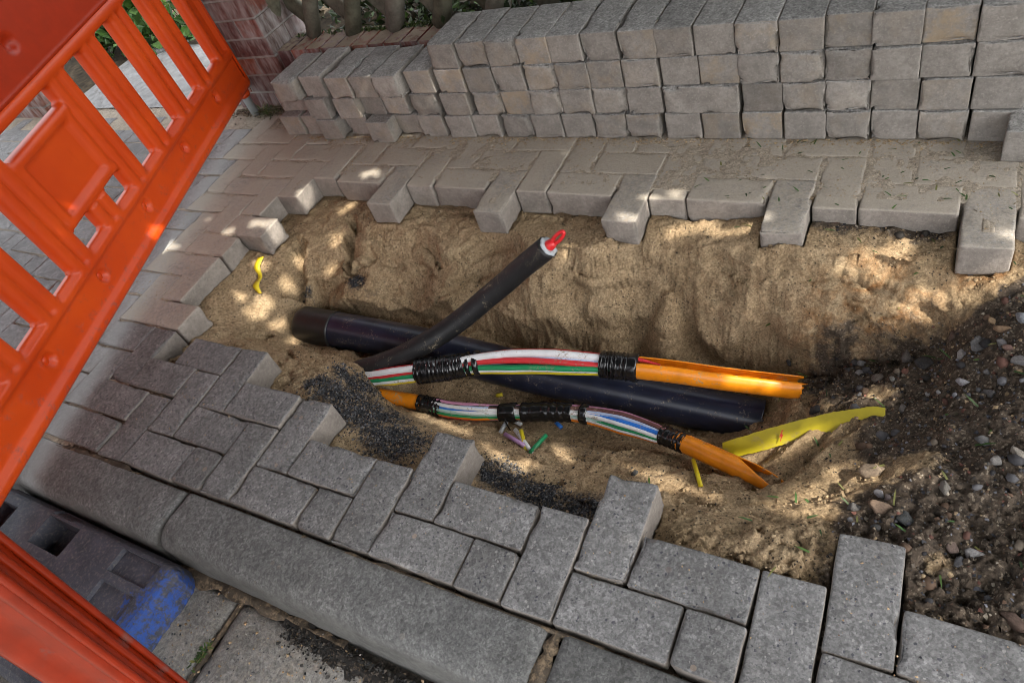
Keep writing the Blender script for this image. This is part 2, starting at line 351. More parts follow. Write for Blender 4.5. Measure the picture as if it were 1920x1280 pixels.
# ------------------------------------------------------------------ terrain: pit, sand bed, joints
CP = [  # photo pixel + height of the soil surface there
 (520,680,-.9),(560,700,-1.0),(620,680,-1.15),(660,690,-1.5),(640,740,-1.0),(690,765,-1.35),(720,790,-1.3),(770,825,-1.15),
 (740,705,-3.1),(800,715,-3.3),(900,730,-3.7),(960,745,-3.9),(735,742,-3.0),(770,770,-2.9),(840,792,-2.9),(900,822,-2.3),(935,850,-1.8),
 (940,890,-1.35),(1000,920,-1.2),(1080,945,-1.1),(980,805,-3.7),(1050,830,-3.4),(1050,790,-4.0),(1100,860,-2.8),(1150,850,-3.1),(1200,860,-2.9),(1150,935,-1.25),
 (1250,905,-2.0),(1300,945,-1.2),(1280,985,-.6),(1400,1020,-.22),(1500,1060,-.2),(1560,1000,-.35),(1450,980,-.5),(1300,850,-3.0),(1400,930,-1.5),
 (1480,905,-1.8),(1500,735,-3.0),(1415,795,-3.55),(1380,850,-3.2),(1480,830,-2.6),(1640,775,-1.7),(1550,850,-1.7),(1600,900,-1.0),(1700,900,-.6),(1800,1000,-.4),
 (1750,1150,-.2),(1900,1150,-.18),(1650,950,-.5),(1600,700,-2.6),(1700,690,-1.9),(1800,680,-1.2),(1900,650,-.6),(1800,800,-.7),(1900,800,-.4),(1700,785,-1.3),
 (1850,560,-.8),(1780,520,-.9),(1700,480,-.55),(1600,430,-.38),(1700,430,-.33),(1850,485,-.6),(1915,520,-.5),
 (1750,630,-1.8),(1600,640,-2.4),(1480,650,-3.0),(1400,645,-3.15),(1300,630,-3.3),(1200,615,-3.35),(1100,620,-3.3),(1000,612,-3.25),(900,592,-3.05),(800,572,-2.9),(700,555,-2.6),
 (1550,560,-1.6),(1400,560,-1.75),(1250,560,-1.95),(1100,540,-1.8),(1000,520,-1.65),(850,500,-1.55),(750,470,-1.45),(1300,480,-.95),(1150,475,-1.0),(1000,450,-.9),(850,430,-.95),(700,430,-.95),(1400,470,-.75),(1500,485,-.7),
 (640,430,-1.0),(560,480,-1.05),(440,560,-.85),(420,620,-.9),(480,630,-1.15),(520,560,-1.6),(545,640,-2.2),(600,550,-2.2),(620,500,-1.6),(660,545,-2.4),(640,580,-2.75),(610,640,-3.0),(700,640,-3.25),
 (900,660,-3.7),(1000,690,-3.9),(1100,700,-4.1),(1200,720,-4.2),(1300,750,-4.3)]
CPW = np.array([at(*c) for c in CP])
EX = [(x, y, -1.0) for x in (-18, -22) for y in (2, 6, 10)] + [(x, 13.5, -1.0) for x in (-14, -9, -4, 1, 6)] + [(x, .5, -1.0) for x in (-14, -9, -5, -1)] + [(3, .5, -.6), (7, .5, -.3), (11, 2, -.2), (12, 8, -.3), (11, 13, -.4)]
CPW = np.concatenate([CPW, np.array(EX, float)])
def tps_fit(P, z, lam=.02):
    d = np.linalg.norm(P[:, None] - P[None], axis=2); K = np.where(d > 0, d * d * np.log(d + 1e-9), 0) + lam * np.eye(len(P))
    Q = np.c_[np.ones(len(P)), P]; A = np.block([[K, Q], [Q.T, np.zeros((3, 3))]])
    return np.linalg.solve(A, np.r_[z, 0, 0, 0])
TW = tps_fit(CPW[:, :2], CPW[:, 2])
def tps(X, Y):
    out = TW[-3] + TW[-2] * X + TW[-1] * Y
    for (px, py), wt in zip(CPW[:, :2], TW[:-3]):
        d2 = (X - px) ** 2 + (Y - py) ** 2; out = out + wt * 0.5 * d2 * np.log(d2 + 1e-9)
    return out

# herringbone bond: lattice -> ground (fitted to the photograph, the strips have crept a little)
def lat(x, y):
    near = (0.99837 * x - 0.03433 * y + 0.0294, 0.00318 * x + 0.99801 * y + 0.0109)
    left = (0.942 * x - 0.0209 * y - 0.7104, 0.0045 * x + 1.0148 * y + 0.0332)
    far = (1.0021 * x - 0.0225 * y + 0.2399, -0.0060 * x + 0.9700 * y + 0.33)
    if x <= -12.9: return left
    return near if y < 7 else far
def kept(i, j):              # does lattice cell i, j still carry its paver
    k = (i - j) % 4
    if k in (0, 1): i0, j0, ty = i - k, j, 'H'
    elif k == 3: i0, j0, ty = i, j, 'V'
    else: i0, j0, ty = i, j - 1, 'V'
    if j0 < 0 and ty == 'V': ty = 'S'; j0 = 0
    if j < 0: return None
    near = (ty == 'S') or j0 <= 1 or (ty == 'V' and j0 == 2 and i0 <= -11) or (ty == 'H' and j0 == 2 and i0 <= -10) or (ty == 'H' and j0 == 3 and i0 <= -13)
    lft = (i0 + (2 if ty == 'H' else 1)) <= -14
    if ty == 'V' and i0 == -15 and j0 == 6: lft = False
    if ty == 'H' and j0 == 6: lft = (i0 + 2) <= -16 or lft
    farr = (ty == 'V' and j0 >= 10) or (ty == 'H' and j0 >= 11)
    if i0 > 7 and j0 < 8: return None
    return (i0, j0, ty) if (near or lft or farr) else None

GX0, GX1, GY0, GY1, GS = -43.0, 10.4, -0.12, 16.2, 0.046
gx = np.arange(GX0, GX1, GS); gy = np.arange(GY0, GY1, GS)
X, Y = np.meshgrid(gx, gy)
def terrain(X, Y):
    z = tps(X, Y)
    # right-hand heap keeps level beyond the control points
    wall = sst(-.7, -1.2, z) * sst(-3.9, -2.9, z)
    n1 = fbm(X, Y, .55, 4, 11); n2 = fbm(X, Y, 2.2, 4, 23); n3 = fbm(X, Y, 7.0, 3, 31)
    # ledges broken out of the compacted sand
    ph = z * 1.25 + 1.3 * fbm(X, Y, .35, 3, 41) + .18 * X * .35
    fr = ph - np.floor(ph)
    z = z + wall * .32 * (sst(.62, .92, fr) - fr) * sst(-.25, .2, fbm(X, Y, .4, 2, 149))
    crk = np.exp(-((fr - .60) / .085) ** 2) * sst(.12, .3, fbm(X, Y, .8, 3, 401)); z = z - wall * .14 * crk
    ph2 = z * 2.6 + 1.5 * fbm(X, Y, .6, 3, 141) - .12 * X; fr2 = ph2 - np.floor(ph2)
    z = z + wall * .20 * (sst(.6, .85, fr2) - fr2) * sst(-.15, .15, fbm(X, Y, .45, 2, 143))
    right = sst(1.0, 3.5, X)
    rough = .35 + .7 * sst(2, 0, Y - 3.2) * sst(-2, 1, X) + .9 * sst(-.12, .22, fbm(X, Y, .5, 3, 55)) + .5 * right
    st = sst(.45, 1.05, np.hypot(*np.gradient(tps(X, Y), GS)))
    lay = fbm(X * .5, z * 2.0 + Y * .4, 1.0, 4, 301); lay2 = fbm(X * .9, z * 5.0 + Y * .8, 1.0, 3, 305)
    z = z + wall * (.20 * lay + .09 * lay2)
    n1 = n1 * (1 - .6 * wall); n2 = n2 * (1 - .35 * wall) * (1 - .8 * st); n3 = n3 * (1 - .75 * st)
    z = z + .20 * n1 + .13 * n2 * (rough - .35 * right) + .075 * n3 * (rough - .3 * right) + .035 * fbm(X, Y, 16, 2, 37) * rough * (1 - .7 * st)
    z = z + .05 * right * np.maximum(0, fbm(X, Y, 3.2, 3, 77)) * 2
    # spade cuts in the left wall
    for (cx, cy, dx, dy, L, W, dep) in CUTS:
        ux = (X - cx) * dx + (Y - cy) * dy; vy = -(X - cx) * dy + (Y - cy) * dx
        z = z - 1.7 * dep * sst(L, L * .75, np.abs(ux + .2 * n2)) * sst(W, W * .3, vy + .12 * n2) * sst(-.08, .03, vy + .15 * n2)
    # hollow under the far wall
    xf, yf = FOOT
    foot = np.interp(X, xf, yf) + .16 * fbm(X, X * 0 + 3, .6, 3, 201) + .04 * fbm(X, Y, 3.2, 3, 202); dy = Y - foot
    act = sst(-12.6, -11.4, X) * sst(5.0, 3.6, X); hgt = .72 * (.6 + .9 * sst(-.3, .3, fbm(X, X * 0, .42, 2, 203)))
    z = z + act * hgt * (sst(-.06, .12, dy) * np.exp(-np.maximum(dy, 0) / 1.1) - .35 * np.exp(-(dy + .12) ** 2 / .05))
    foot2 = foot + .85 + .26 * fbm(X, X * 0 + 9, .5, 3, 205) + .05 * fbm(X, Y, 3, 3, 206); d2y = Y - foot2; m2 = sst(-.05, .2, fbm(X, X * 0 + 5, .5, 2, 207)) * act
    z = z + m2 * .28 * (sst(-.04, .08, d2y) * np.exp(-np.maximum(d2y, 0) / .6) - .3 * np.exp(-(d2y + .1) ** 2 / .03))
    zmax = np.interp(X, [-12, -4, -2.6, 0, 1.4, 3, 6, 8], [-.82, -.78, -.52, -.58, -.26, -.46, -.55, -.5]) + .12 * n2
    z = np.where(Y > 8.6, np.minimum(z, zmax), z)
    c = at(1262, 590, -3.2); d2 = ((X - c[0]) / 1.0) ** 2 + ((Y - c[1]) / .45) ** 2
    z = z - .6 * np.exp(-d2 * 1.5)
    return z
_f = np.array([at(*c) for c in ((560, 560, -2.1), (640, 585, -2.7), (760, 575, -2.8), (900, 597, -3.0), (1000, 612, -3.15), (1100, 622, -3.2), (1200, 612, -3.3), (1270, 602, -3.3), (1330, 640, -3.25), (1420, 652, -3.1), (1520, 655, -2.8), (1620, 648, -2.4), (1740, 640, -1.9))])
FOOT = (_f[:, 0], _f[:, 1])
CUTS = []
for (a, b, zc, L, W, dep) in [((585, 470), (520, 560), -1.6, .9, .55, .45), ((600, 520), (545, 610), -2.0, .8, .5, .45), ((672, 440), (650, 540), -1.8, .7, .45, .38), ((470, 600), (440, 640), -1.0, .6, .5, .18), ((640, 405), (690, 470), -1.2, .5, .4, .25)]:
    p = at(*a, zc); q = at(*b, zc); m = (p + q) / 2; d = (q - p)[:2]; d = d / np.linalg.norm(d)
    CUTS.append((m[0], m[1], d[0], d[1], L, W, dep))
Z = terrain(X, Y)
# where pavers lie: soil stays under them, and sand fills the joints away from the pit edge
full = np.zeros(X.shape, bool)
def inv_lat(px, py):         # ground -> lattice, per region (approximate inverse by fixed point)
    a = px.copy(); b = py.copy()
    left = px <= -13.0; near = (~left) & (py < 7); far = (~left) & (py >= 7)
    for msk, (m00, m01, t0, m10, m11, t1) in ((left, (.942, -.0209, -.7104, .0045, 1.0148, .0332)), (near, (.99837, -.03433, .0294, .00318, .99801, .0109)), (far, (1.0021, -.0225, .2399, -.006, .97, .33))):
        det = m00 * m11 - m01 * m10; xx = px[msk] - t0; yy = py[msk] - t1
        a[msk] = (m11 * xx - m01 * yy) / det; b[msk] = (-m10 * xx + m00 * yy) / det
    return a, b
la, lb = inv_lat(X.ravel(), Y.ravel())
ia = np.floor(la).astype(int); ib = np.floor(lb).astype(int)
kc = {}
for key in set(zip(ia.tolist(), ib.tolist())):
    kc[key] = (kept(*key) is not None) or key[0] < -45 or key[1] < 0 or key[1] > 13
km = np.array([kc[k] for k in zip(ia.tolist(), ib.tolist())]).reshape(X.shape)
er = km.copy()
for s in range(8):           # shrink by about 0.4 dm: the margin stays deep so the stones' sides show
    e2 = er.copy(); e2[1:] &= er[:-1]; e2[:-1] &= er[1:]; e2[:, 1:] &= er[:, :-1]; e2[:, :-1] &= er[:, 1:]; er = e2
fill = np.where((Y < 5.2) & (X > -12.5), -.3, -.035) + .05 * fbm(X, Y, 4, 3, 61) + .05 * fbm(X, Y, .8, 2, 62)
fill = np.where((X < -12.5) & (Y < 5), -.08 + .05 * fbm(X, Y, 4, 3, 61), fill)
fill = np.minimum(fill, np.where(X < -12.5, -.025, -.012))
farz = (Y > 9) & (X > -15)
fill = np.where(farz, -.005 + .028 * fbm(X, Y, 3.5, 3, 63) + .02 * fbm(X, Y, .7, 2, 64), fill)
Z = np.where(km, np.minimum(Z, -.84), Z)
Z = np.where(er, fill, Z)
def height(x, y):
    fx = (np.asarray(x) - GX0) / GS; fy = (np.asarray(y) - GY0) / GS
    ix = np.clip(np.floor(fx).astype(int), 0, len(gx) - 2); iy = np.clip(np.floor(fy).astype(int), 0, len(gy) - 2); fx = fx - ix; fy = fy - iy
    return (Z[iy, ix] * (1 - fx) + Z[iy, ix + 1] * fx) * (1 - fy) + (Z[iy + 1, ix] * (1 - fx) + Z[iy + 1, ix + 1] * fx) * fy
def onground(px, py):        # walk the ray of a pixel down to the soil
    d = ray(px, py); t = np.linspace(9, 30, 2200); P = CAM + t[:, None] * d
    h = height(P[:, 0], P[:, 1]); k = np.argmax(P[:, 2] < h); return P[k]
# soil colours
def blob(px, py, z, r, asp=1.0, ang=0.0):
    c = at(px, py, z); dx = X - c[0]; dy = Y - c[1]; ca, sa = math.cos(ang), math.sin(ang)
    return np.exp(-(((dx * ca + dy * sa) / (r * asp)) ** 2 + ((-dx * sa + dy * ca) / r) ** 2))
dark = np.zeros_like(X)
for b_ in [(1700, 710, -1.7, 1.6), (1850, 660, -.8, 1.8), (1800, 800, -.7, 2.0), (1850, 980, -.4, 2.2), (1780, 1120, -.2, 1.8), (1900, 1180, -.2, 2), (1620, 720, -2.4, 1.0), (1560, 690, -2.6, .8), (1660, 960, -.5, .9), (1900, 560, -.5, .7), (1720, 1180, -.2, 1.2), (1600, 980, -.4, .5), (1680, 820, -1.2, 1.0)]: dark = np.maximum(dark, 1.25 * blob(*b_))
dark = np.maximum(dark, .9 * sst(5.5, 7.5, X) * sst(9.3, 8.0, Y))
for b_ in [(1550, 835, -1.8, .55), (1500, 870, -1.6, .6), (1640, 890, -1.0, .4), (1500, 955, -.7, .7), (1730, 870, -.8, .35), (1760, 1060, -.3, .3), (1650, 735, -1.9, .35), (1830, 540, -.9, .5)]: dark = dark * (1 - .8 * blob(*b_))
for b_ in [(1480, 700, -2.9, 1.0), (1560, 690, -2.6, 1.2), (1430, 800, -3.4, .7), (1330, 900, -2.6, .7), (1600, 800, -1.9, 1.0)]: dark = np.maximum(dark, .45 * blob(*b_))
for b_ in [(1560, 410, -.3, .5, 2.2), (1720, 415, -.3, .5, 2.5), (1560, 395, -.3, .35, 2)]: dark = np.maximum(dark, .9 * blob(*b_))
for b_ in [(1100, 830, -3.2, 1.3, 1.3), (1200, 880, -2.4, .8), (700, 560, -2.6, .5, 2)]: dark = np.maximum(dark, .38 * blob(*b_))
grit = np.zeros_like(X)
for b_ in [(640, 735, -1.0, .8, 1.3), (690, 775, -1.3, .95, 1.5, -.3), (740, 825, -1.1, .8, 1.5, -.3), (660, 705, -1.5, .5, 1.2), (600, 720, -1.0, .5), (935, 890, -1.4, .6, 1.6, -.3), (1010, 925, -1.2, .6, 1.8, -.3), (1090, 950, -1.1, .5, 1.5),
           (690, 553, -2.6, .28, 1.6), (560, 535, -1.7, .22, 1.5)]: grit = np.maximum(grit, blob(*b_))
rust = .12 * np.ones_like(X)
for b_ in [(1640, 600, -2.0, .75, 1.6), (1560, 610, -2.2, .5, 1.5), (1850, 500, -.6, .4, 2)]: rust = np.maximum(rust, blob(*b_))
dark = np.where(er & (Y < 5.2) & (X > -14), 1.3, dark); grit = np.where(er, 0, grit)
nv = X.size; ny_, nx_ = X.shape
idx = np.arange(nv).reshape(ny_, nx_)
Fq = np.stack([idx[:-1, :-1], idx[:-1, 1:], idx[1:, 1:], idx[1:, :-1]], -1).reshape(-1, 4)
def overhang(X, Y):
    xf, yf = FOOT
    foot = np.interp(X, xf, yf) + .16 * fbm(X, X * 0 + 3, .6, 3, 201) + .04 * fbm(X, Y, 3.2, 3, 202); dy = Y - foot
    act = sst(-12.6, -11.4, X) * sst(5.0, 3.6, X); nn = sst(-.25, .2, fbm(X, X * 0, .7, 3, 211))
    o = act * nn * .34 * sst(.0, .13, dy) * np.exp(-np.maximum(dy - .13, 0) / .4)
    foot2 = foot + .85 + .26 * fbm(X, X * 0 + 9, .5, 3, 205) + .05 * fbm(X, Y, 3, 3, 206); d2y = Y - foot2
    m2 = sst(-.05, .2, fbm(X, X * 0 + 5, .5, 2, 207)) * act
    return o + m2 * .22 * sst(.0, .1, d2y) * np.exp(-np.maximum(d2y - .1, 0) / .3)
steep = sst(.5, 1.3, np.hypot(*np.gradient(Z, GS)))
gr = .22 * fbm(X * .6, Z * 1.9, 1.0, 3, 501) + .13 * fbm(X * .6, Z * 1.3, 4.0, 3, 503) + .07 * fbm(X, Z * 1.3, 9.0, 2, 505)
OV = np.where(km, 0, overhang(X, Y) + steep * gr)
Z = np.where(km, Z, Z + (.05 * fbm(X, Y, 8.0, 2, 511) + .035 * fbm(X, Y, 15.0, 2, 513)) * sst(-.25, .25, fbm(X, Y, .7, 3, 515)) * (1 - steep))
Vt = np.c_[X.ravel(), (Y - OV).ravel(), Z.ravel()]
tm = bpy.data.meshes.new("ground")
tm.vertices.add(nv); tm.vertices.foreach_set("co", (Vt * U).ravel())
tm.loops.add(Fq.size); tm.loops.foreach_set("vertex_index", Fq.ravel().astype(np.int32))
tm.polygons.add(len(Fq)); tm.polygons.foreach_set("loop_start", np.arange(0, Fq.size, 4, dtype=np.int32))
tm.polygons.foreach_set("use_smooth", np.ones(len(Fq), bool))
tm.update(); tm.validate()
ca = tm.color_attributes.new("soil", 'FLOAT_COLOR', 'POINT')
ca.data.foreach_set("color", np.c_[dark.ravel(), grit.ravel(), rust.ravel(), np.where(er & (dark < .5), 0.0, 1.0).ravel()].ravel())
tm.materials.append(M_SAND)
link("ground", tm, kind="structure", label="excavated sand pit and the sandy bed under the pavers", cat="ground")

# road and the earth beyond the wall, out to the horizon
def asphalt():
    k = NT("road_asphalt"); pos = k.n("ShaderNodeNewGeometry").outputs["Position"]
    col = k.mix(k.ramp(k.noise(pos, 180, 4, .7), .35, .65), (.05, .048, .045, 1), (.16, .14, .115, 1))
    return k.out(col, .9, k.bump(k.noise(pos, 250, 3), .6, .003))
M_ROAD = asphalt()
M_EARTH = flat("garden_earth", (.045, .036, .025), .95, .1, .5, (.12, .09, .06, 1), 40, .5, .8)
S = 1500
b = MB(); b.add([(-S, -S, -1.32), (S, -S, -1.32), (S, -.1, -1.32), (-S, -.1, -1.32)], [(0, 1, 2, 3)])
link("road", b.mesh("road", M_ROAD, False), kind="structure", label="road surface below the kerb reaching out of view", cat="road")
b = MB()
for (x0, x1, y0, y1, z) in ((-S, GX0 + .02, -.1, 16.1, -.03), (GX1 - .06, S, -.1, 16.1, -.35), (-S, S, 16.1, S, -.12)):
    b.add([(x0, y0, z), (x1, y0, z), (x1, y1, z), (x0, y1, z)], [(0, 1, 2, 3)])
link("garden_soil", b.mesh("garden_soil", M_EARTH, False), kind="structure", label="dark garden earth behind the brick wall", cat="ground")

# ------------------------------------------------------------------ paving stones
def paver_mesh(name, L, W, H, seed, mat, r=.05, amp=.009, chip=.06):
    def ticks(h):
        e = [0, .03, .065, .12, .25]; m = np.linspace(.45, 2 * h - .45, max(2, int((2 * h - .9) / .16) + 1)).tolist() if h > .5 else []
        t = e + m + [2 * h - q for q in e[::-1]]; return np.array(sorted(set(np.round(t, 4)))) - h
    hx, hy, hz = L / 2, W / 2, H / 2; ax = [ticks(hx), ticks(hy), ticks(hz)]; hs_ = np.array([hx, hy, hz])
    vid = {}; V = []; F = []
    def vert(p):
        key = tuple(np.round(p, 4))
        if key not in vid: vid[key] = len(V); V.append(p)
        return vid[key]
    for d in range(3):
        u, v = (d + 1) % 3, (d + 2) % 3
        for sgn in (-1, 1):
            if d == 2 and sgn == -1: us, vs = ax[u][[0, -1]], ax[v][[0, -1]]; us = ax[u]; vs = ax[v]
            else: us, vs = ax[u], ax[v]
            for a in range(len(us) - 1):
                for c in range(len(vs) - 1):
                    q = []
                    for (s_, t_) in ((us[a], vs[c]), (us[a + 1], vs[c]), (us[a + 1], vs[c + 1]), (us[a], vs[c + 1])):
                        p = np.zeros(3); p[d] = sgn * hs_[d]; p[u] = s_; p[v] = t_; q.append(vert(p))
                    F.append(q if sgn > 0 else q[::-1])
    V = np.array(V)
    rg = np.random.default_rng(seed)
    e = np.sort(hs_ - np.abs(V), axis=1)                     # distance to the nearest and second nearest faces
    near_edge = np.exp(-(e[:, 1] / .07) ** 2)
    rr = r * (1 + .5 * fbm(V[:, 0] + V[:, 2] * 1.7 + seed, V[:, 1] + seed * 3, 2.5, 2, seed) * .6)
    inner = np.clip(V, -(hs_ - r), hs_ - r); dvec = V - inner; n = np.linalg.norm(dvec, axis=1); n[n == 0] = 1
    Vn = inner + dvec / n[:, None] * np.minimum(rr, r * 1.15)[:, None] * (np.linalg.norm(dvec, axis=1) > 0)[:, None]
    flatm = np.linalg.norm(dvec, axis=1) < r * .999
    nrm = dvec / n[:, None]
    nz_ = fbm(V[:, 0] * 1.3 + V[:, 2] * 2.1 + seed * 1.7, V[:, 1] * 1.3 - V[:, 2] * 1.1, 3.1, 3, seed + 5)
    ch = np.maximum(0, fbm(V[:, 0] + V[:, 2] + seed, V[:, 1] - V[:, 2] * .7, 2.6, 4, seed + 9) - .2) * near_edge * chip * 6
    Vn = Vn + nrm * (amp * nz_ - ch)[:, None]
    Vn[:, 2] += hz
    return mesh(name, Vn, F, mat, True)
FULL = [paver_mesh("paving_stone", 1.96, .955, .8, 10 + k, M_PAVER) for k in range(5)]
HALF = [paver_mesh("half_paving_stone", .955, .955, .8, 30 + k, M_PAVER) for k in range(2)]
laid = []
seen = set()
for i in range(-46, 9):
    for j in range(0, 14):
        kk = kept(i, j)
        if kk is None or kk in seen: continue
        seen.add(kk); i0, j0, ty = kk
        if j0 > 14 or (i0 > -17 and j0 > 13.2): continue
        cx, cy = (i0 + 1, j0 + .5) if ty == 'H' else (i0 + .5, j0 + 1) if ty == 'V' else (i0 + .5, j0 + .5)
        p = lat(cx, cy); q = lat(cx + .1, cy) if ty != 'V' else lat(cx, cy + .1)
        a = math.atan2(q[1] - p[1], q[0] - p[0])
        if ty == 'V' and cx > -12.9: a -= .0
        if i0 < -20.4 and p[1] > 14.4: continue
        c4 = [(p[0] + sx, p[1] + sy, 0) for sx in (-1, 0, 1) for sy in (-1, 0, 1)]
        ux, uy, dd = proj(c4)
        if not np.any((ux > -25) & (ux < 1945) & (uy > -25) & (uy < 1305)): continue
        laid.append([i0, j0, ty, p, a, float(np.mean(ux)), float(np.mean(uy))])
def zone(e):
    i0, j0, ty, p, a, ux, uy = e
    bu = (p[0] + 20.6) * (-.9386) - (p[1] - 15.3) * .345       # side of the tall barrier
    if bu > 0.3: return 'behind'
    if p[0] < -12.95: return 'left'
    return 'near' if p[1] < 7 else 'far'
ZN = {'near': ("kerb side of the pit", "pavers between kerb and pit"), 'left': ("left of the pit", "pavers left of the pit"),
      'far': ("stack side of the pit", "pavers between pit and stack"), 'behind': ("behind the orange barrier", "pavers beyond the barrier")}
TY = {'H': "lengthwise paver", 'V': "crosswise paver", 'S': "half paver"}
def ordinal_labels(items, keyf):
    gsp = {}
    for e in items: gsp.setdefault(keyf(e), []).append(e)
    for k, L in gsp.items():
        L.sort(key=lambda e: e[5])
        for n_, e in enumerate(L): yield e, n_ + 1, len(L)
SKIP = set()
for e, n_, tot in ordinal_labels(laid, lambda e: (zone(e), e[1], e[2])):
    i0, j0, ty, p, a, ux, uy = e; z = zone(e)
    if (i0, j0, ty) in SKIP: continue
    hv = random.random()
    me = HALF[int(hv * 2)] if ty == 'S' else FULL[int(hv * 5)]
    dz = random.gauss(0, .018) if z == 'near' else abs(random.gauss(0, .012)); da = random.gauss(0, .006)
    row = ORD[j0 + 1]
    lab = "%s %s from left in %s row from the kerb, %s" % (ORD[n_] if tot > 1 else "only", TY[ty], row, ZN[z][0])
    o = link("paving_stone", me, None, (p[0], p[1], -.8 + dz), (random.gauss(0, .006), random.gauss(0, .006), a + da + (math.pi if random.random() < .5 else 0)), lab, "paver", ZN[z][1])
    dust = {'near': abs(random.gauss(0, .09)), 'left': .26, 'far': .80, 'behind': .25}[z]
    if z == 'left': dust = (.74 + .015 * (p[1] - 8)) if p[1] > 4.2 else .22
    if z == 'near' and p[0] > 3: dust = .1
    if z == 'far' and j0 <= 10 and ty == 'V': dust -= .12
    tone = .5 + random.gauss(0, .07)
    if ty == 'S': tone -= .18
    if z == 'behind': tone += .35  # brighter light beyond the barrier, put into the stones' tone
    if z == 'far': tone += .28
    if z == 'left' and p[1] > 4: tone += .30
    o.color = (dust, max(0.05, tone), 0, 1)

# ------------------------------------------------------------------ kerb and gutter
def kerb_mesh(x0, x1, seed, r=.42):
    prof = [(-.06, -1.6), (-.06, -.06), (-.1, -.015), (-.18, 0)]
    for t in np.linspace(-.3, -.85, 6): prof.append((t, .0))
    for a in np.linspace(90, 6, 8): prof.append((-.9 - r * math.cos(math.radians(a)), -r + r * math.sin(math.radians(a))))
    for zz in np.linspace(-.55, -1.6, 6): prof.append((-1.33 - .03 * (-zz - .5), zz))
    xs = [0, .03, .07, .14] + np.linspace(.3, x1 - x0 - .3, int((x1 - x0) / .22)).tolist() + [x1 - x0 - q for q in (.14, .07, .03, 0)]
    V = []; F = []; m = len(prof)
    for k, x in enumerate(xs):
        e = min(x, x1 - x0 - x); sh = .06 * max(0, 1 - e / .14) ** 2
        for (y, z) in prof: V.append([x0 + x, y + (sh if y < -.6 else 0), z - sh * (1 if z > -.5 else .0)])
    V = np.array(V)
    nn = .03 * fbm(V[:, 0], V[:, 1] * 2 + V[:, 2] * 2.3, 2.5, 4, seed); V[:, 1] -= nn * (V[:, 1] < -.7); V[:, 2] += nn
    for k in range(len(xs) - 1):
        for j in range(m - 1): F.append((k * m + j, k * m + j + 1, (k + 1) * m + j + 1, (k + 1) * m + j))
    F.append(tuple(range(m))[::-1]); F.append(tuple((len(xs) - 1) * m + j for j in range(m)))
    return V, F
for (x0, x1, dz, lab, tn) in ((-20.0, -9.27, 0, "rounded concrete kerb stone beside the black barrier base", .55), (-9.19, .02, .0, "long rounded concrete kerb stone running between the paver strip and the gutter", .5),
                              (.32, 10.2, .02, "darker kerb stone at the bottom edge past the mossy joint", .25), (-31, -20.08, 0, "kerb stone beyond the black base, seen below the orange barrier", .6)):
    V, F = kerb_mesh(x0, x1, int(x0 * 7) % 90 + 100)
    V[:, 1] += .0032 * V[:, 0]; V[:, 2] += dz
    V[:, 1] -= .02 if x0 < -15 else 0
    o = link("kerb_stone", mesh("kerb_stone", V, F, M_KERB, True, origin=((x0 + x1) / 2, -.7, -1.6)), None, ((x0 + x1) / 2, -.7, -1.6), None, lab, "kerb stone", "kerb stones along the road")
    o.color = (.12, tn, 0, 1)
def slab(x0, x1, y0, y1, seed):
    nx, ny = 26, 18; xs = np.linspace(x0, x1, nx); ys = np.linspace(y0, y1, ny); V = []; F = []
    for y in ys:
        for x in xs:
            e = min(x - x0, x1 - x, y - y0, y1 - y)
            V.append([x, y, -1.02 + .045 * float(fbm(np.array(x), np.array(y), 1.6, 4, seed)) - .10 * max(0, 1 - e / .15) ** 2])
    nvv = len(V)
    for j in range(ny - 1):
        for i in range(nx - 1): F.append((j * nx + i, j * nx + i + 1, (j + 1) * nx + i + 1, (j + 1) * nx + i))
    ring = list(range(nx)) + [j * nx + nx - 1 for j in range(1, ny)] + [(ny - 1) * nx + i for i in range(nx - 2, -1, -1)] + [j * nx for j in range(ny - 2, 0, -1)]
    for i in ring: V.append([V[i][0], V[i][1], -1.6])
    for k in range(len(ring)):
        a, c = k, (k + 1) % len(ring); F.append((ring[a], nvv + a, nvv + c, ring[c]))
    return V, F
for k, (x0, x1, lab) in enumerate(((-12.9, -7.02, "gutter slab half covered by the black barrier base"), (-6.86, -2.9, "sandy gutter slab between two joints in front of the long kerb"),
                                   (-2.75, 1.3, "gutter slab at the bottom edge with a black damp patch"), (-17.0, -13.05, "gutter slab beneath the far end of the black base"))):
    V, F = slab(x0, x1, -4.6, -1.5, 200 + k)
    V = np.array(V); V[:, 1] += .0032 * V[:, 0] - .03 * (V[:, 0] + 7) * .0
    o = link("gutter_slab", mesh("gutter_slab", V, F, M_GUT, True, origin=((x0 + x1) / 2, -3, -1.6)), None, ((x0 + x1) / 2, -3, -1.6), None, lab, "gutter slab", "gutter slabs")
    o.color = (.42, .5, 0, 1)
# dirt packed in the joints along the kerb: one strip per joint
def dirt_strip(name, pts, wid, h, seed, col, lab):
    path = catmull(pts, 14); V = []; F = []; n = len(path); K = 7
    T = np.gradient(path, axis=0); T /= np.linalg.norm(T, axis=1)[:, None]
    for i in range(n):
        s = np.array([-T[i][1], T[i][0], 0])
        wv = wid * (.75 + 1.1 * float(vnoise(np.array(i * .33), np.array(1.0), seed)))
        for k in range(K):
            t = k / (K - 1) * 2 - 1
            hh = h * (1 - t * t) * (1 + .9 * float(fbm(path[i][0] + t, path[i][1] + t * 2, 4, 3, seed)))
            V.append(path[i] + s * t * wv * (1 + .5 * float(vnoise(np.array(i * .8), np.array(k * 2.0), seed + 1))) + np.array([0, 0, hh - .03 * abs(t)]))
    for i in range(n - 1):
        for k in range(K - 1): F.append((i * K + k, i * K + k + 1, (i + 1) * K + k + 1, (i + 1) * K + k))
    return link(name, mesh(name, V, F, col), None, None, None, lab, "dirt", None, "stuff")
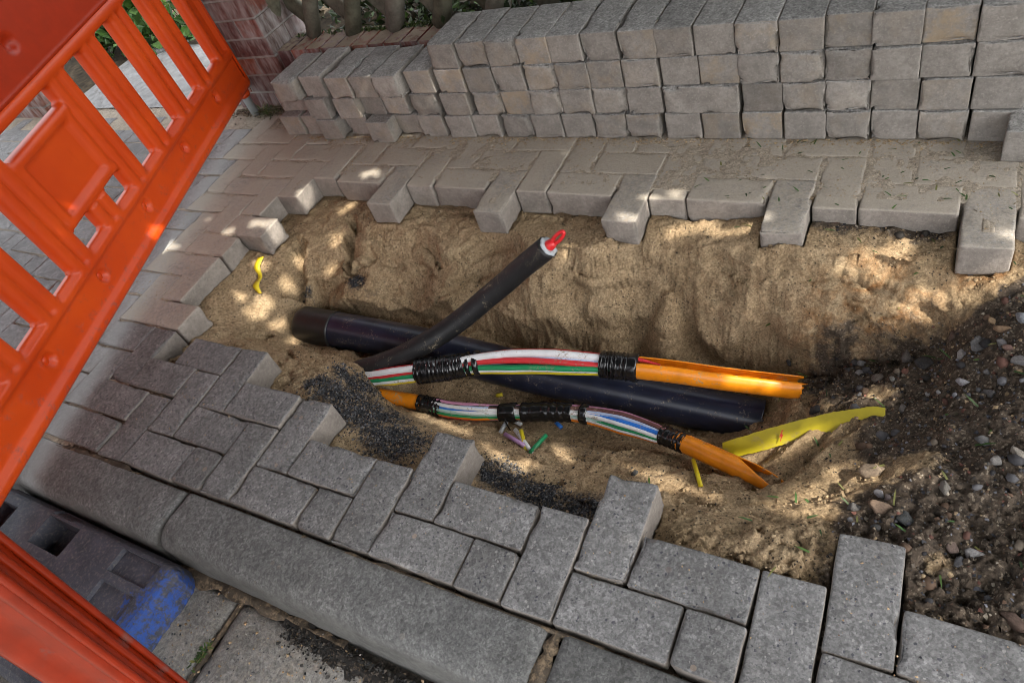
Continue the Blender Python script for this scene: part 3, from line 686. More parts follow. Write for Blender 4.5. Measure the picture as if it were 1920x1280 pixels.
M_DIRT = flat("joint_dirt", (.075, .06, .045), .95, .1, .6, (.23, .17, .11, 1), 70, .5, .9)
M_DIRTB = flat("black_damp_dirt", (.022, .02, .018), .9, .2, .25, (.16, .12, .08, 1), 120, .4, 1.0)
dirt_strip("joint_dirt", [(-9.0, -1.42, -1.0), (-7, -1.43, -1.0), (-5.5, -1.46, -.99), (-4, -1.5, -1.0)], .2, .02, 3, M_DIRT, "brown dirt packed along the foot of the kerb")
dirt_strip("joint_dirt", [(-5.6, -1.5, -1.0), (-4.4, -1.62, -.99), (-3.3, -1.75, -.98), (-2, -1.75, -1.0), (.5, -1.6, -1.0)], .3, .025, 5, M_DIRTB, "black damp dirt lying against the long kerb")
dirt_strip("joint_dirt", [(-6.93, -1.55, -1.08), (-6.95, -2.4, -1.08), (-6.97, -3.6, -1.08)], .09, .03, 8, M_DIRT, "dirt in the joint between gutter slabs")
dirt_strip("joint_dirt", [(.18, -.1, -.06), (.16, -.6, -.05), (.15, -1.0, -.09), (.16, -1.3, -.5)], .17, .03, 9, M_DIRT, "mossy dirt in the kerb joint by the dark kerb stone")
dirt_strip("joint_dirt", [(-5.6, -.13, -.03), (-4.0, -.1, -.03), (-2, -.09, -.03), (1, -.08, -.03)], .05, .015, 12, M_DIRT, "reddish dirt along the back of the long kerb")
dirt_strip("joint_dirt", [(-14.5, -.2, -.03), (-13.6, -.16, -.02), (-12.6, -.14, -.03), (-11, -.13, -.04)], .12, .02, 14, M_DIRT, "dirt behind the kerb near the barrier foot")

# ------------------------------------------------------------------ stack of lifted pavers
SFULL = [paver_mesh("stacked_paver", .985, 1.98, .785, 50 + k, M_STACK, .032, .007, .12) for k in range(9)]
SSTR = paver_mesh("stacked_paver", 1.98, .985, .785, 60, M_STACK, .032, .007, .12)
def xs_on(L, y, zc, conv):   # photo x positions of the stones' left edges -> world x on the stack's front
    return [aty(*conv(px, py), y)[0] for px, py in L]
c2 = lambda a, b_: (500 + a / 2.977, b_ / 2.977)
c3 = lambda a, b_: (1100 + a / 2.3415, b_ / 2.3415)
cl = lambda a, b_: (380 + a / 4, b_ / 4)
layers = {
 4: [cc for cc in [c2(885, 272), c2(1040, 252), c2(1200, 240), c2(1378, 235), c2(1555, 228), c2(1740, 215), c3(130, 155), c3(290, 138), c3(460, 130), c3(645, 103), c3(838, 100), c3(1040, 95), c3(1250, 85), c3(1475, 75), c3(1720, 60)]],
 3: [cc for cc in [cl(525, 672), cl(718, 615), cl(905, 605), cl(1072, 600), cl(1238, 600), c2(760, 430), c2(925, 398), c2(1090, 393), c2(1245, 380), c2(1425, 370), c2(1590, 365), c2(1780, 360), c3(145, 275), c3(310, 262), c3(485, 252), c3(655, 243), c3(843, 232), c3(1040, 225), c3(1245, 215), c3(1460, 205), c3(1710, 190)]],
 2: [cc for cc in [cl(600, 800), cl(770, 795), cl(975, 760), cl(1165, 745), cl(1350, 765), cl(1535, 720), c2(955, 525), c2(1140, 520), c2(1290, 520), c2(1460, 515), c2(1630, 512), c2(1810, 510), c3(165, 395), c3(330, 380), c3(675, 368), c3(858, 365), c3(1048, 358), c3(1250, 355), c3(1470, 350), c3(1700, 340)]],
 1: [cc for cc in [cl(590, 910), cl(735, 890), cl(850, 935), cl(1070, 905), cl(1195, 890), cl(1410, 875), cl(1595, 885), cl(1815, 880), c2(1130, 645), c2(1305, 645), c2(1465, 645), c2(1635, 645), c2(1812, 645), c3(165, 505), c3(340, 497), c3(497, 497), c3(672, 490), c3(862, 487), c3(1050, 485), c3(1250, 482), c3(1460, 480), c3(1690, 478)]],
}
FRONT = 13.62
protr = {(3, 0): -.30, (3, 1): -.05, (3, 2): -.22, (3, 3): -.18, (3, 4): -.34, (3, 5): -.02, (2, 0): .45, (2, 1): -.12, (2, 2): -.1, (2, 3): .15, (2, 4): .15, (1, 1): .12, (1, 2): -.22, (1, 3): .15, (1, 4): -.35, (1, 5): .1, (1, 0): .1}
names = {4: "top", 3: "third", 2: "second", 1: "bottom"}
for lv, pts in layers.items():
    zt = .8 * lv + .02
    xs = []
    for n_, (px, py) in enumerate(pts):
        yy = FRONT + protr.get((lv, n_), 0)
        xs.append(at(px, py, zt)[0] if False else aty(px, py, yy)[0])
    xs.append(xs[-1] + 1.06)
    for n_ in range(1, len(xs)):
        if xs[n_] < xs[n_ - 1] + .985 and not (lv in (1, 2, 3) and n_ < 6): xs[n_] = xs[n_ - 1] + .99
        elif xs[n_] < xs[n_ - 1] + .975: xs[n_] = xs[n_ - 1] + .985
    tot = len(pts)
    for n_ in range(tot):
        wdt = xs[n_ + 1] - xs[n_]; yy = FRONT + protr.get((lv, n_), 0) + random.gauss(0, .025)
        side = wdt > 1.6
        me = SSTR if side else SFULL[random.randrange(9)]
        xc = xs[n_] + (.99 if side else .4925 + max(0, min(.03, (wdt - .985) / 2)))
        yc = yy + (.4925 if side else .99)
        lab = "%s paver from left in the %s layer of the tall stack by the brick wall" % (ORD[n_ + 1], names[lv])
        if side: lab = "paver laid sideways in the second layer of the stack, its long face to the pit"
        o = link("stacked_paver", me, None, (xc, yc, .8 * (lv - 1) + .03), (0, 0, random.gauss(0, .012) + (math.pi if random.random() < .5 else 0)), lab, "paver", "lifted pavers in the stack")
        o.color = (.34 + random.gauss(0, .05) if lv < 4 and n_ > 5 else .22, .5 + random.gauss(0, .13), max(0, random.gauss(.15, .22)), 1)
    if lv == 2:              # a second stone lies behind the sideways one
        k = max(range(tot), key=lambda q: xs[q + 1] - xs[q])
        o = link("stacked_paver", SSTR, None, (xs[k] + .99, FRONT + 1.49, .8 + .03), (0, 0, .01), "paver hidden behind the sideways one in the second layer", "paver", "lifted pavers in the stack")
# pavers lying at the right edge in front of the stack
p = at(1885, 305, 0)
o = link("stacked_paver", SFULL[2], None, (p[0] + .42, p[1] + .98, .01), (0, 0, -.04), "loose paver lying upright on the pavement at the right edge", "paver", "lifted pavers in the stack"); o.color = (.3, .5, 0, 1)

# ------------------------------------------------------------------ brick wall, pillar, fence
def bricks(b, x0, x1, y0, y1, z0, z1, L, H, J, cols, rowlock=False, seed=1, ends=True):
    rg = random.Random(seed); rows = int(round((z1 - z0) / (H + J)))
    b.box(((x0 + x1) / 2, (y0 + y1) / 2, (z0 + z1) / 2), ((x1 - x0) / 2 - .035, (y1 - y0) / 2 - .035, (z1 - z0) / 2 - .03)); cols += [(.23, .215, .195)] * 6
    D = 1.1
    for r in range(rows):
        zc = z0 + (r + .5) * (H + J); x = x0 - (L + J) * (.5 if r % 2 else 0)
        while x < x1:
            a, c = max(x, x0), min(x + L, x1); x += L + J
            if c - a < .15: continue
            t = rg.choice([(.21, .075, .05), (.17, .06, .045), (.25, .09, .055), (.11, .05, .045), (.14, .07, .06)])
            for (ya, yb) in ((y0, y0 + min(D, (y1 - y0))),):
                e = .02 * rg.random()
                b.box(((a + c) / 2, (ya + yb) / 2 + e - .0, zc), ((c - a) / 2, (yb - ya) / 2, H / 2)); cols += [t] * 6
cols = []; b = MB()
bricks(b, -18.35, 9.0, 15.9, 17.3, -.1, 1.4, 2.3, .66, .09, cols, seed=3)
x = -18.3; rg = random.Random(5)                                                 # rowlock course on top
while x < 9:
    t = rg.choice([(.22, .075, .05), (.17, .06, .045), (.09, .045, .045), (.26, .10, .06)])
    b.box((x + .33, 16.6, 1.83), (.33, .69 + .02 * rg.random(), .43)); cols += [t] * 6; x += .76
b.box((-4.6, 16.6, 1.80), (13.7, .665, .40)); cols += [(.25, .23, .205)] * 6
wm = b.mesh("brick_wall", M_BRICK, False); tint(wm, cols)
wall = link("brick_wall", wm, None, None, None, "low brick wall with upright top course behind the paver stack", "wall")
cols = []; b = MB(); bricks(b, -21.9, -18.38, 15.75, 17.9, -.1, 7.4, 2.3, .66, .09, cols, seed=9)
for r in range(10):          # returns on the side that faces the fence
    zc = -.1 + (r + .5) * .75
    y = 15.77 - (1.2 if r % 2 else 0)
    while y < 17.9:
        a, c = max(y, 15.77), min(y + 2.3, 17.88); y += 2.39
        if c - a > .2: b.box((-18.62, (a + c) / 2, zc), (.26, (c - a) / 2, .33)); cols += [random.choice([(.2, .07, .05), (.13, .055, .045), (.1, .06, .05)])] * 6
wm = b.mesh("brick_pillar", M_BRICK, False); tint(wm, cols)
link("brick_pillar", wm, None, None, None, "brick gate pillar with white lime streaks beside the orange barrier", "pillar")
def leafs(name, C, N, sx, sy, sz, size, seed, cols, mat, rootz=None):
    rg = np.random.default_rng(seed); V = []; F = []; cc = []
    for k in range(N):
        p = np.array(C) + rg.normal(0, .5, 3) * np.array([sx, sy, sz]); s = size * rg.uniform(.6, 1.3)
        a = rg.normal(0, 1, 3); a /= np.linalg.norm(a); q = np.cross(a, rg.normal(0, 1, 3)); q /= np.linalg.norm(q); n_ = np.cross(a, q)
        o = len(V); V += [p - a * s, p + q * s * .5 - a * .1 * s + n_ * .12 * s, p + a * s, p - q * s * .5 - a * .1 * s + n_ * .12 * s]; F.append((o, o + 1, o + 2, o + 3))
        c = np.array(cols[rg.integers(len(cols))]) * rg.uniform(.7, 1.3); cc.append(c)
    me = mesh(name, V, F, mat, False); tint(me, cc); return me
GREENS = [(.035, .075, .02), (.05, .10, .025), (.025, .05, .015), (.07, .11, .03)]
DARKS = [(.02, .035, .012), (.03, .05, .015), (.045, .035, .02), (.015, .022, .01)]
link("ground_cover", leafs("ground_cover", (-6, 19.3, 1.7), 9000, 13, 1.7, .9, .2, 4, DARKS + [(.05, .09, .02)], M_LEAF), None, None, None, "dark green ivy and leaf litter behind the fence", "ground cover", None, "stuff")
link("moss", leafs("moss", (-9, 17.05, 2.29), 1800, 8, .16, .05, .09, 6, [(.05, .075, .015), (.035, .05, .012)], M_LEAF), None, None, None, "moss and weeds on top of the brick wall under the fence", "moss", None, "stuff")
b = MB(); b.box((-5, 19.6, .9), (14, 2.2, .95)); link("garden_soil", b.mesh("garden_bank", M_EARTH, False), kind="structure", label="bank of dark soil behind the fence", cat="ground")
fence = thing("rustic_fence", "weathered grey rustic fence of crossed half-round stakes on the brick wall", "fence", (-8, 17, 2.3))
def pale(x, z0, lean, y, r, L, seed, flatb=False):
    top = np.array([x + lean * L, y, z0 + L]); bot = np.array([x, y, z0])
    path = np.linspace(bot, top, 10); path[:, 0] += .03 * np.sin(np.arange(10) * .9 + seed)
    rg = random.Random(seed)
    V, F = tube(path, np.linspace(r * rg.uniform(.92, 1.1), r * rg.uniform(.85, 1.0), 10), 12, True, None, .22, seed)
    V = np.array(V)
    if flatb: V[:, 1] = np.maximum(V[:, 1], y - .04)
    t = rg.uniform(.75, 1.2); g = rg.uniform(0, .3)
    me = mesh("stake", V, F, M_WOOD, True, origin=(-8, 17, 2.3)); tint(me, [(.125 * t, (.115 + .02 * g) * t, (.095 - .03 * g) * t)] * len(F)); return me
for k in range(17):
    link("stake", pale(-19.15 + 2.02 * k, 2.28 + .05 * math.sin(k * 2.3), .50, 16.95, .30, 9, 20 + k), fence)
    link("stake", pale(-17.3 + 2.02 * k, 2.45 + .06 * math.sin(k * 1.7), -.85, 17.45, .33, 7, 60 + k, True), fence)
for z_ in (4.6, 8.6):
    V, F = tube(np.array([(-19, 17.2, z_), (-5, 17.2, z_), (14, 17.2, z_)], float), .28, 10)
    me = mesh("fence_rail", V, F, M_WOOD, True, origin=(-8, 17, 2.3)); tint(me, [(.10, .095, .08)] * len(F)); link("fence_rail", me, fence)
# beyond the pillar: gravel strip, planter wall and its plants
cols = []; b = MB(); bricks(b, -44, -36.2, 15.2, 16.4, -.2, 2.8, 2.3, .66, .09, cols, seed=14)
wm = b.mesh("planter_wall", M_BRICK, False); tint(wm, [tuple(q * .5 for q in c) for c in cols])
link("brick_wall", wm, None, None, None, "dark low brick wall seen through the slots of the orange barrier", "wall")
M_PALE = flat("pale_gravel_bed", (.30, .30, .295), .95, .1, .35, (.16, .15, .14, 1), 90, .25, 1.0)
b = MB(); gx_ = np.linspace(-36.1, -22.2, 40); gy_ = np.linspace(15.9, 22, 24); GXX, GYY = np.meshgrid(gx_, gy_)
GZ = .02 + .12 * sst(0, 1.2, np.minimum.reduce([GXX + 36.1, -22.2 - GXX, GYY - 15.9, 22 - GYY])) + .05 * fbm(GXX, GYY, 1.5, 4, 3); gi = np.arange(GXX.size).reshape(GXX.shape)
link("gravel_bed", mesh("gravel_bed", np.c_[GXX.ravel(), GYY.ravel(), GZ.ravel()], np.stack([gi[:-1, :-1], gi[:-1, 1:], gi[1:, 1:], gi[1:, :-1]], -1).reshape(-1, 4), M_PALE), kind="stuff", label="pale gravel bed seen through the barrier beside the pillar", cat="gravel")
link("plant", leafs("plant", (-37.5, 22.6, 1.4), 900, 6, 1.6, 1.6, .42, 8, [(.05, .12, .02), (.03, .08, .015), (.07, .15, .025)], M_LEAF), None, None, None, "bright green leafy plant glimpsed between the barrier slats", "plant", None)

# ------------------------------------------------------------------ orange barriers
def barrier_parts(u1=20.0, vtop=10.6):
    holes = []; pitch = 1.93
    for k in range(11):
        u = .62 + pitch * k
        if k in (4, 5): holes.append((u, u + .98, 2.72, 3.42))
        else: holes.append((u, u + .98, 2.72, 6.33))
    holes = [h for h in holes if h[1] < u1 - .5]
    holes.append((.62 + pitch * 4, .62 + pitch * 5 + .98, 5.75, 6.33))
    def ridge(t, c, wd): return np.sqrt(np.clip(1 - ((t - c) / wd) ** 2, 0, 1))
    def H(u, v):
        h = .13 + 0 * u
        h = np.maximum(h, .12 + .15 * ridge(v, 1.22, .21)); h = np.maximum(h, .12 + .15 * ridge(v, 2.50, .2))
        h = np.maximum(h, .12 + .18 * ridge(v, 6.53, .23)); h = np.where(v > 6.7, np.maximum(h, .19), h)
        sl = (v > 2.6) & (v < 6.4); ph = (u - .62 - .98) % pitch
        s = .06 + .21 * np.maximum(ridge(ph, .23, .25), ridge(ph, .71, .25))
        inp = (u > .62 + pitch * 4 - .02) & (u < .62 + pitch * 5 + 1.0) & (v > 3.40) & (v < 5.77)
        h = np.where(sl & ~inp & (u > 1.55) & (u < u1 - 1.1), np.maximum(np.where((v > 2.66) & (v < 6.33), .06, h), s), h)
        h = np.where((v > 2.7) & (v < 6.35) & (u < .62), .07, h); h = np.maximum(h, np.where(v > 2.6, .07 + .20 * ridge(u, -.29, .13), .07))
        h = np.maximum(h, np.where((v > 2.6) & (v < 6.4), .07 + .19 * ridge(u, .42, .19), .07)); h = np.maximum(h, np.where((v > 2.6) & (v < 6.4), .07 + .06 * ridge(u, .02, .1), .07))
        h = np.maximum(h, .12 + .15 * ridge(u, u1 + .0, .24))
        ua, ub = .62 + pitch * 4, .62 + pitch * 5 + .98
        fr = np.maximum(ridge(u, ua + .17, .2), ridge(u, ub - .17, .2)); fr2 = np.maximum(ridge(v, 5.58, .2), ridge(v, 3.6, .2))
        h = np.where(inp, .10 + .16 * np.maximum(fr, fr2), h)
        for c in np.arange(1.97, u1, 3.19): h = h - .16 * np.exp(-(((u - c) / .17) ** 2 + ((v - 1.95) / .19) ** 2) ** 2) + .04 * np.exp(-((np.hypot((u - c), (v - 1.95)) - .24) / .05) ** 2)
        for c in (1.97, 8.4, 14.8): h = h - .17 * np.exp(-(((u - c) / .2) ** 2 + ((v - 7.62) / .2) ** 2) ** 2)
        # embossed rounded panel with a fine raised line
        q = np.maximum(np.abs(u - (ua + ub) / 2) / 1.0, np.abs(v - 4.6) / .78); h = h + np.where((q < 1.0) & (q > .965), .03, 0) * inp
        h = h + .02 * (np.abs(u - (ua + ub) / 2) + np.abs(v - 4.6) < .62) * (np.abs(u - (ua + ub) / 2) + np.abs(v - 4.6) > .585)
        return h
    us = set(np.round(np.arange(-.42, u1 + .43, .085), 3)); vs = set(np.round(np.arange(1.0, vtop, .085), 3))
    def clean(base, keys):
        base = [b for b in base if all(abs(b - k) > .03 for k in keys)]; return np.array(sorted(set(base) | set(np.round(keys, 3))))
    ku = []; kv = [1.0, 6.7]
    for h in holes: ku += [h[0], h[1], h[0] - .05, h[1] + .05]; kv += [h[2], h[3], h[2] - .05, h[3] + .05]
    us = clean(us, ku); vs = clean(vs, kv)
    UU, VV = np.meshgrid(us, vs); HH = H(UU, VV)
    uc = (us[:-1] + us[1:]) / 2; vc = (vs[:-1] + vs[1:]) / 2; A, Bc = np.meshgrid(uc, vc); solid = np.ones(A.shape, bool)
    for h in holes: solid &= ~((A > h[0]) & (A < h[1]) & (Bc > h[2]) & (Bc < h[3]))
    # soften: edge vertices thinner
    edge = np.zeros(UU.shape, bool); sp = np.pad(solid, 1); cnt = sp[:-1, :-1].astype(int) + sp[1:, :-1] + sp[:-1, 1:] + sp[1:, 1:]
    edge = (cnt < 4) & (cnt > 0); HH = np.where(edge, np.minimum(HH, .15), HH)
    PU, PV = UU.copy(), VV.copy()
    for h in holes:           # round the hole corners
        for (a, bb, du, dv) in ((h[0], h[2], 1, 1), (h[1], h[2], -1, 1), (h[0], h[3], 1, -1), (h[1], h[3], -1, -1)):
            i = np.argmin(abs(us - a)); j = np.argmin(abs(vs - bb)); PU[j, i] += .05 * du; PV[j, i] += .05 * dv
    def part(sel):
        ny, nx = UU.shape; fid = np.arange(ny * nx).reshape(ny, nx); off = ny * nx
        Vf = np.c_[PU.ravel(), -HH.ravel(), PV.ravel()]; Vb = np.c_[PU.ravel(), HH.ravel(), PV.ravel()]; V = np.r_[Vf, Vb]; F = []
        s = solid & sel; spd = np.pad(s, 1)
        for j, i in zip(*np.nonzero(s)):
            a, bq, c, d = fid[j, i], fid[j, i + 1], fid[j + 1, i + 1], fid[j + 1, i]
            F.append((a, bq, c, d)); F.append((a + off, d + off, c + off, bq + off))
            if not spd[j, i + 1]: F.append((a, a + off, bq + off, bq))
            if not spd[j + 2, i + 1]: F.append((c, c + off, d + off, d))
            if not spd[j + 1, i]: F.append((d, d + off, a + off, a))
            if not spd[j + 1, i + 2]: F.append((bq, bq + off, c + off, c))
        F = np.array(F); used = np.unique(F); remap = -np.ones(len(V), int); remap[used] = np.arange(len(used))
        return V[used], remap[F]
    top = Bc > 6.7
    return part(~top), part(top)
(BV, BF), (TV, TF) = barrier_parts()
BM = mesh("slatted_panel", BV, BF, M_ORANGE); TM = mesh("top_board", TV, TF, M_BOARD)
M_GREYP = flat("grey_tube", (.20, .215, .215), .5, .4, .4)
def barrier(label, loc, ang, tilt, dz0, dz1):
    t = thing("safety_barrier", label, "barrier", loc, (0, tilt, ang), "orange site barriers")
    link("slatted_panel", BM, t); link("top_board", TM, t)
    for (u, dz) in ((.12, dz0), (19.6, dz1)):
        V, F = tube([(u, 0, dz), (u, 0, .4), (u, 0, 1.02)], .17, 18); link("foot_pin", mesh("foot_pin", V, F, M_GREYP), t)
        V, F = tube([(u, 0, .86), (u, 0, 1.02)], [.24, .27], 18); link("foot_socket", mesh("foot_socket", V, F, M_ORANGE), t)
    for yv in (-.19, .0, .19):
        V, F = tube([(-.425, yv, 1.15), (-.43, yv, 3.5), (-.43, yv, 6.6), (-.425, yv, 10.3)], .05, 10); link("edge_rib", mesh("edge_rib", V, F, M_ORANGE), t)
    return t
b1 = barrier("big orange plastic barrier with slats at the upper left, standing across the pavement", (-20.6, 15.3, 0), math.atan2(-.9386, .345), math.radians(2.45), -.02, -.02)
# second one close to the camera: only its end posts show
def edge_pt(px, py, x):
    d = ray(px, py); return CAM + (x - CAM[0]) / d[0] * d
BX = -3.9
Etop = edge_pt(-14, 1030, BX); Ebot = edge_pt(310, 1280, BX)
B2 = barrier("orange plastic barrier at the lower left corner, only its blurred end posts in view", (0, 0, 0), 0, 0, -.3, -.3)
zz_ = Etop - Ebot; zz_ /= np.linalg.norm(zz_); xx_ = np.array([-.80, -.60, 0]); xx_ -= zz_ * (xx_ @ zz_); xx_ /= np.linalg.norm(xx_); yy_ = np.cross(zz_, xx_)
l0 = Ebot - zz_ * (Ebot[2] + .55) / zz_[2] + xx_ * .44
M2 = Matrix.Identity(4)
for r in range(3): M2[r][0] = xx_[r]; M2[r][1] = yy_[r]; M2[r][2] = zz_[r]; M2[r][3] = l0[r] * U
B2.matrix_world = M2
M_SHADED = flat("shaded_red_orange", (.20, .015, .002), .3, .5, .3, (.12, .06, .05, 1), 18, .15)  # darker copy of the orange plastic: the panel's shade put into its colour
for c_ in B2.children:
    if c_.name.split(".")[0] in ("slatted_panel", "top_board", "edge_rib"): c_.material_slots[0].link = 'OBJECT'; c_.material_slots[0].material = M_SHADED

# ------------------------------------------------------------------ recycled rubber barrier base
def base_mat():
    k = NT("recycled_rubber"); tc = k.n("ShaderNodeTexCoord").outputs["Object"]
    col = k.mix(k.ramp(k.noise(tc, 18, 4), .3, .7), (.036, .039, .052, 1), (.07, .07, .088, 1))
    col = k.mix(k.math('MULTIPLY', k.ramp(k.noise(tc, 120, 5, .7), .5, .72), .55), col, (.20, .185, .16, 1))
    sx = k.n("ShaderNodeSeparateXYZ", Vector=tc)
    reg = k.math('ADD', k.math('MULTIPLY', sx.outputs[0], 9.0), k.math('MULTIPLY', sx.outputs[1], -3.0))
    pf = k.ramp(k.math('ADD', reg, k.math('MULTIPLY', k.noise(tc, 24, 6, .7), 1.5)), .0, .08)
    k.pf_in = reg
    col = k.mix(k.n("ShaderNodeMapRange", Value=k.math('ADD', reg, k.math('MULTIPLY', k.noise(tc, 38, 7, .78), 3.4)), i1=4.25, i2=4.5).outputs[0] if False else k.math('MULTIPLY', k.n("ShaderNodeMapRange", Value=k.math('ADD', reg, k.math('MULTIPLY', k.noise(tc, 38, 7, .78), 3.4)), i1=4.3, i2=4.5).outputs[0], k.ramp(k.math('ADD', k.math('MULTIPLY', k.noise(tc, 55, 7, .8), .7), k.math('MULTIPLY', k.noise(tc, 9, 2), .35)), .515, .6)), col, k.mix(k.noise(tc, 90, 5, .7), (.014, .045, .2, 1), (.035, .105, .40, 1)))
    return k.out(col, .72, k.bump(k.noise(tc, 200, 4), .5, .002), Specular_IOR_Level=.35)
M_BASE = base_mat()
bx0, bx1, by0, by1, bzt, bzb = -15.6, -8.15, -4.9, -1.42, -.28, -1.12
rec = [(-13.0, -11.75, -2.42, -1.74, .62), (-10.05, -8.75, -2.22, -1.68, .10), (-10.0, -8.8, -3.2, -2.42, .10), (-15.2, -14.3, -2.5, -1.9, .5), (-14.6, -13.9, -3.3, -2.75, .5), (-13.0, -12.2, -1.66, -1.5, .08)]
xs = np.unique(np.round(np.r_[np.linspace(bx0, bx1, 70), [r[k] + d for r in rec for k in (0, 1) for d in (-.02, .02)]], 3)); ys = np.unique(np.round(np.r_[np.linspace(by0, by1, 40), [r[k] + d for r in rec for k in (2, 3) for d in (-.02, .02)]], 3))
XX, YY = np.meshgrid(xs, ys); ZZ = np.full(XX.shape, bzt) + .02 * fbm(XX, YY, 1.2, 3, 5)
for r in rec: ZZ = np.where((XX > r[0]) & (XX < r[1]) & (YY > r[2]) & (YY < r[3]), ZZ - r[4], ZZ)
o_ = np.hypot((XX + 11.62) / .30, (YY + 2.95) / .22); ZZ = np.where(o_ < 1, ZZ + .05, ZZ); ZZ = np.where(o_ < .55, ZZ - .5, ZZ)
ex = np.maximum(0, .45 - np.minimum(XX - bx0, bx1 - XX)); ey = np.maximum(0, .35 - np.minimum(YY - by0, by1 - YY)); ZZ = ZZ - .42 * np.clip(np.hypot(ex / .45, ey / .35), 0, 1.25) ** 3
ZZ = np.where((ex > .44) | (ey > .34), bzb, ZZ)
cr_ = np.hypot(np.maximum(0, XX - (bx1 - .7)), np.maximum(0, YY - (by1 - .7)))
XX2 = XX - np.maximum(0, cr_ - .7) * .7 * (XX > bx1 - .7); YY2 = YY - np.maximum(0, cr_ - .7) * .7 * (YY > by1 - .7)
XX2 = XX2 + .05 * fbm(YY, YY * 0, 2.5, 3, 8) * (XX > bx1 - .3)
ny_, nx_ = XX.shape; idx = np.arange(nx_ * ny_).reshape(ny_, nx_)
Fb = np.stack([idx[:-1, :-1], idx[:-1, 1:], idx[1:, 1:], idx[1:, :-1]], -1).reshape(-1, 4)
me = mesh("barrier_base", np.c_[XX2.ravel(), YY2.ravel(), ZZ.ravel()], Fb, M_BASE, False, origin=(-12, -3, bzb))
link("barrier_base", me, None, (-12, -3, bzb), None, "black recycled rubber barrier foot with square slot and blue paint, in the gutter", "barrier foot")

# ------------------------------------------------------------------ pipes, ducts, cable
M_PIPE = flat("dark_blue_pipe", (.011, .014, .030), .3, .6, .03, (.26, .21, .15, 1), 190, .25)
M_SLEEVE = flat("black_sleeve", (.010, .010, .010), .42, .5, .0, (.30, .25, .18, 1), 260, .2, .4)
M_CABLE = flat("black_cable_jacket", (.012, .012, .013), .5, .4, .05, (.28, .23, .16, 1), 240, .2, .2)
M_TAPE = flat("black_tape", (.008, .008, .009), .2, .55, .0, (.25, .2, .14, 1), 260, .2, .15)
M_DUCT = flat("orange_duct", (.78, .25, .008), .3, .5, .1, (.45, .33, .2, 1), 130, .14, Transmission_Weight=.0)
M_YELLOW = flat("yellow_film", (.47, .39, .015), .42, .4, .2, (.35, .27, .13, 1), 40, .12)
def plastic(name, c): return flat(name, c, .28, .5, .12, (.32, .25, .17, 1), 160, .05)
DC = {'white': (.72, .73, .74), 'red': (.58, .035, .04), 'green': (.015, .26, .10), 'yellow': (.68, .56, .02), 'blue': (.02, .17, .62), 'pink': (.55, .25, .38), 'black': (.015, .015, .016), 'grey': (.36, .38, .40), 'brown': (.12, .05, .045), 'orange': (.72, .2, .01), 'violet': (.38, .22, .42), 'aqua': (.38, .55, .5), 'paleblue': (.45, .55, .75)}
DM = {k: plastic("duct_" + k, v) for k, v in DC.items()}

pp = [at(572, 609, -2.42), at(630, 617, -2.52), at(800, 650, -2.85), at(1000, 700, -3.25), at(1200, 742, -3.6), at(1380, 779, -3.9), at(1428, 790, -4.0)]
P = catmull(pp, 14)
big = thing("pipe", "thick dark blue plastic pipe lying along the pit floor under the cables", "pipe", pp[3])
org = pp[3]
V, F = tube(P, .56, 40); link("pipe_body", mesh("pipe_body", V, F, M_PIPE, True, origin=org), big)
Ps = catmull([at(566, 607, -2.42), at(600, 613, -2.48), at(632, 619, -2.54)], 10); rr = np.full(len(Ps), .60); rr[:3] = [.50, .57, .595]
V, F = tube(Ps, rr, 40, True, None, .01); link("end_sleeve", mesh("end_sleeve", V, F, M_SLEEVE, True, origin=org), big)

cp = [at(640, 703, -2.45), at(676, 694, -2.3), at(743, 671, -2.05), at(793, 646, -1.85), at(837, 619, -1.7), at(877, 589, -1.45), at(911, 560, -1.15), at(945, 532, -.8), at(980, 501, -.35), at(1027, 463, .25)]
P = catmull(cp, 12)
cab = thing("power_cable", "thick black cable rising out of the pit with a red core at its cut end", "cable", cp[3]); org = cp[3]
V, F = tube(P, .30, 28, True, None, .03); link("jacket", mesh("jacket", V, F, M_CABLE, True, origin=org), cab)
t = P[-1] - P[-4]; t /= np.linalg.norm(t)
M_INS = flat("grey_insulation", (.42, .45, .48), .6, .3, .3, (.25, .2, .15, 1), 120)
M_RED = flat("red_core", (.62, .02, .025), .3, .5, .1, (.3, .2, .15, 1), 100)
e0 = P[-1]; n0 = np.cross(t, [0, 0, 1.0]); n0 /= np.linalg.norm(n0); m0 = np.cross(n0, t)
V = []; F = []; sg = 36
for (d_, rad, wob) in ((-.03, .24, 0), (.045, .265, .02), (.06, .2, .02), (.05, .12, 0)):
    for k in range(sg):
        a = 2 * math.pi * k / sg; r_ = rad + wob * math.sin(a * 7 + 1) + .012 * math.sin(a * 13); V.append(e0 + t * d_ + r_ * (math.cos(a) * n0 + math.sin(a) * m0))
for q in range(3):
    for k in range(sg): F.append((q * sg + k, q * sg + (k + 1) % sg, (q + 1) * sg + (k + 1) % sg, (q + 1) * sg + k))
link("insulation_ring", mesh("insulation_ring", V, F, M_INS, True, origin=org), cab)
V, F = tube(np.array([e0 + t * s for s in (.0, .1, .2, .26)]), [.15, .145, .125, .09], 20); core = link("red_core", mesh("red_core", V, F, M_RED, True, origin=org), cab)
base = e0 + t * .2; t2 = t * .9 + np.array([.25, .1, .35]); t2 /= np.linalg.norm(t2); s2 = np.cross(t2, ray(1040, 445)); s2 /= np.linalg.norm(s2)
lp = [base + t2 * (.22 - .24 * math.cos(a)) + s2 * .075 * math.sin(a) for a in np.linspace(0, 2 * math.pi, 20)]
V, F = tube(np.array(lp), .05, 10); link("pulling_eye", mesh("pulling_eye", V, F, M_RED, True, origin=org), core)

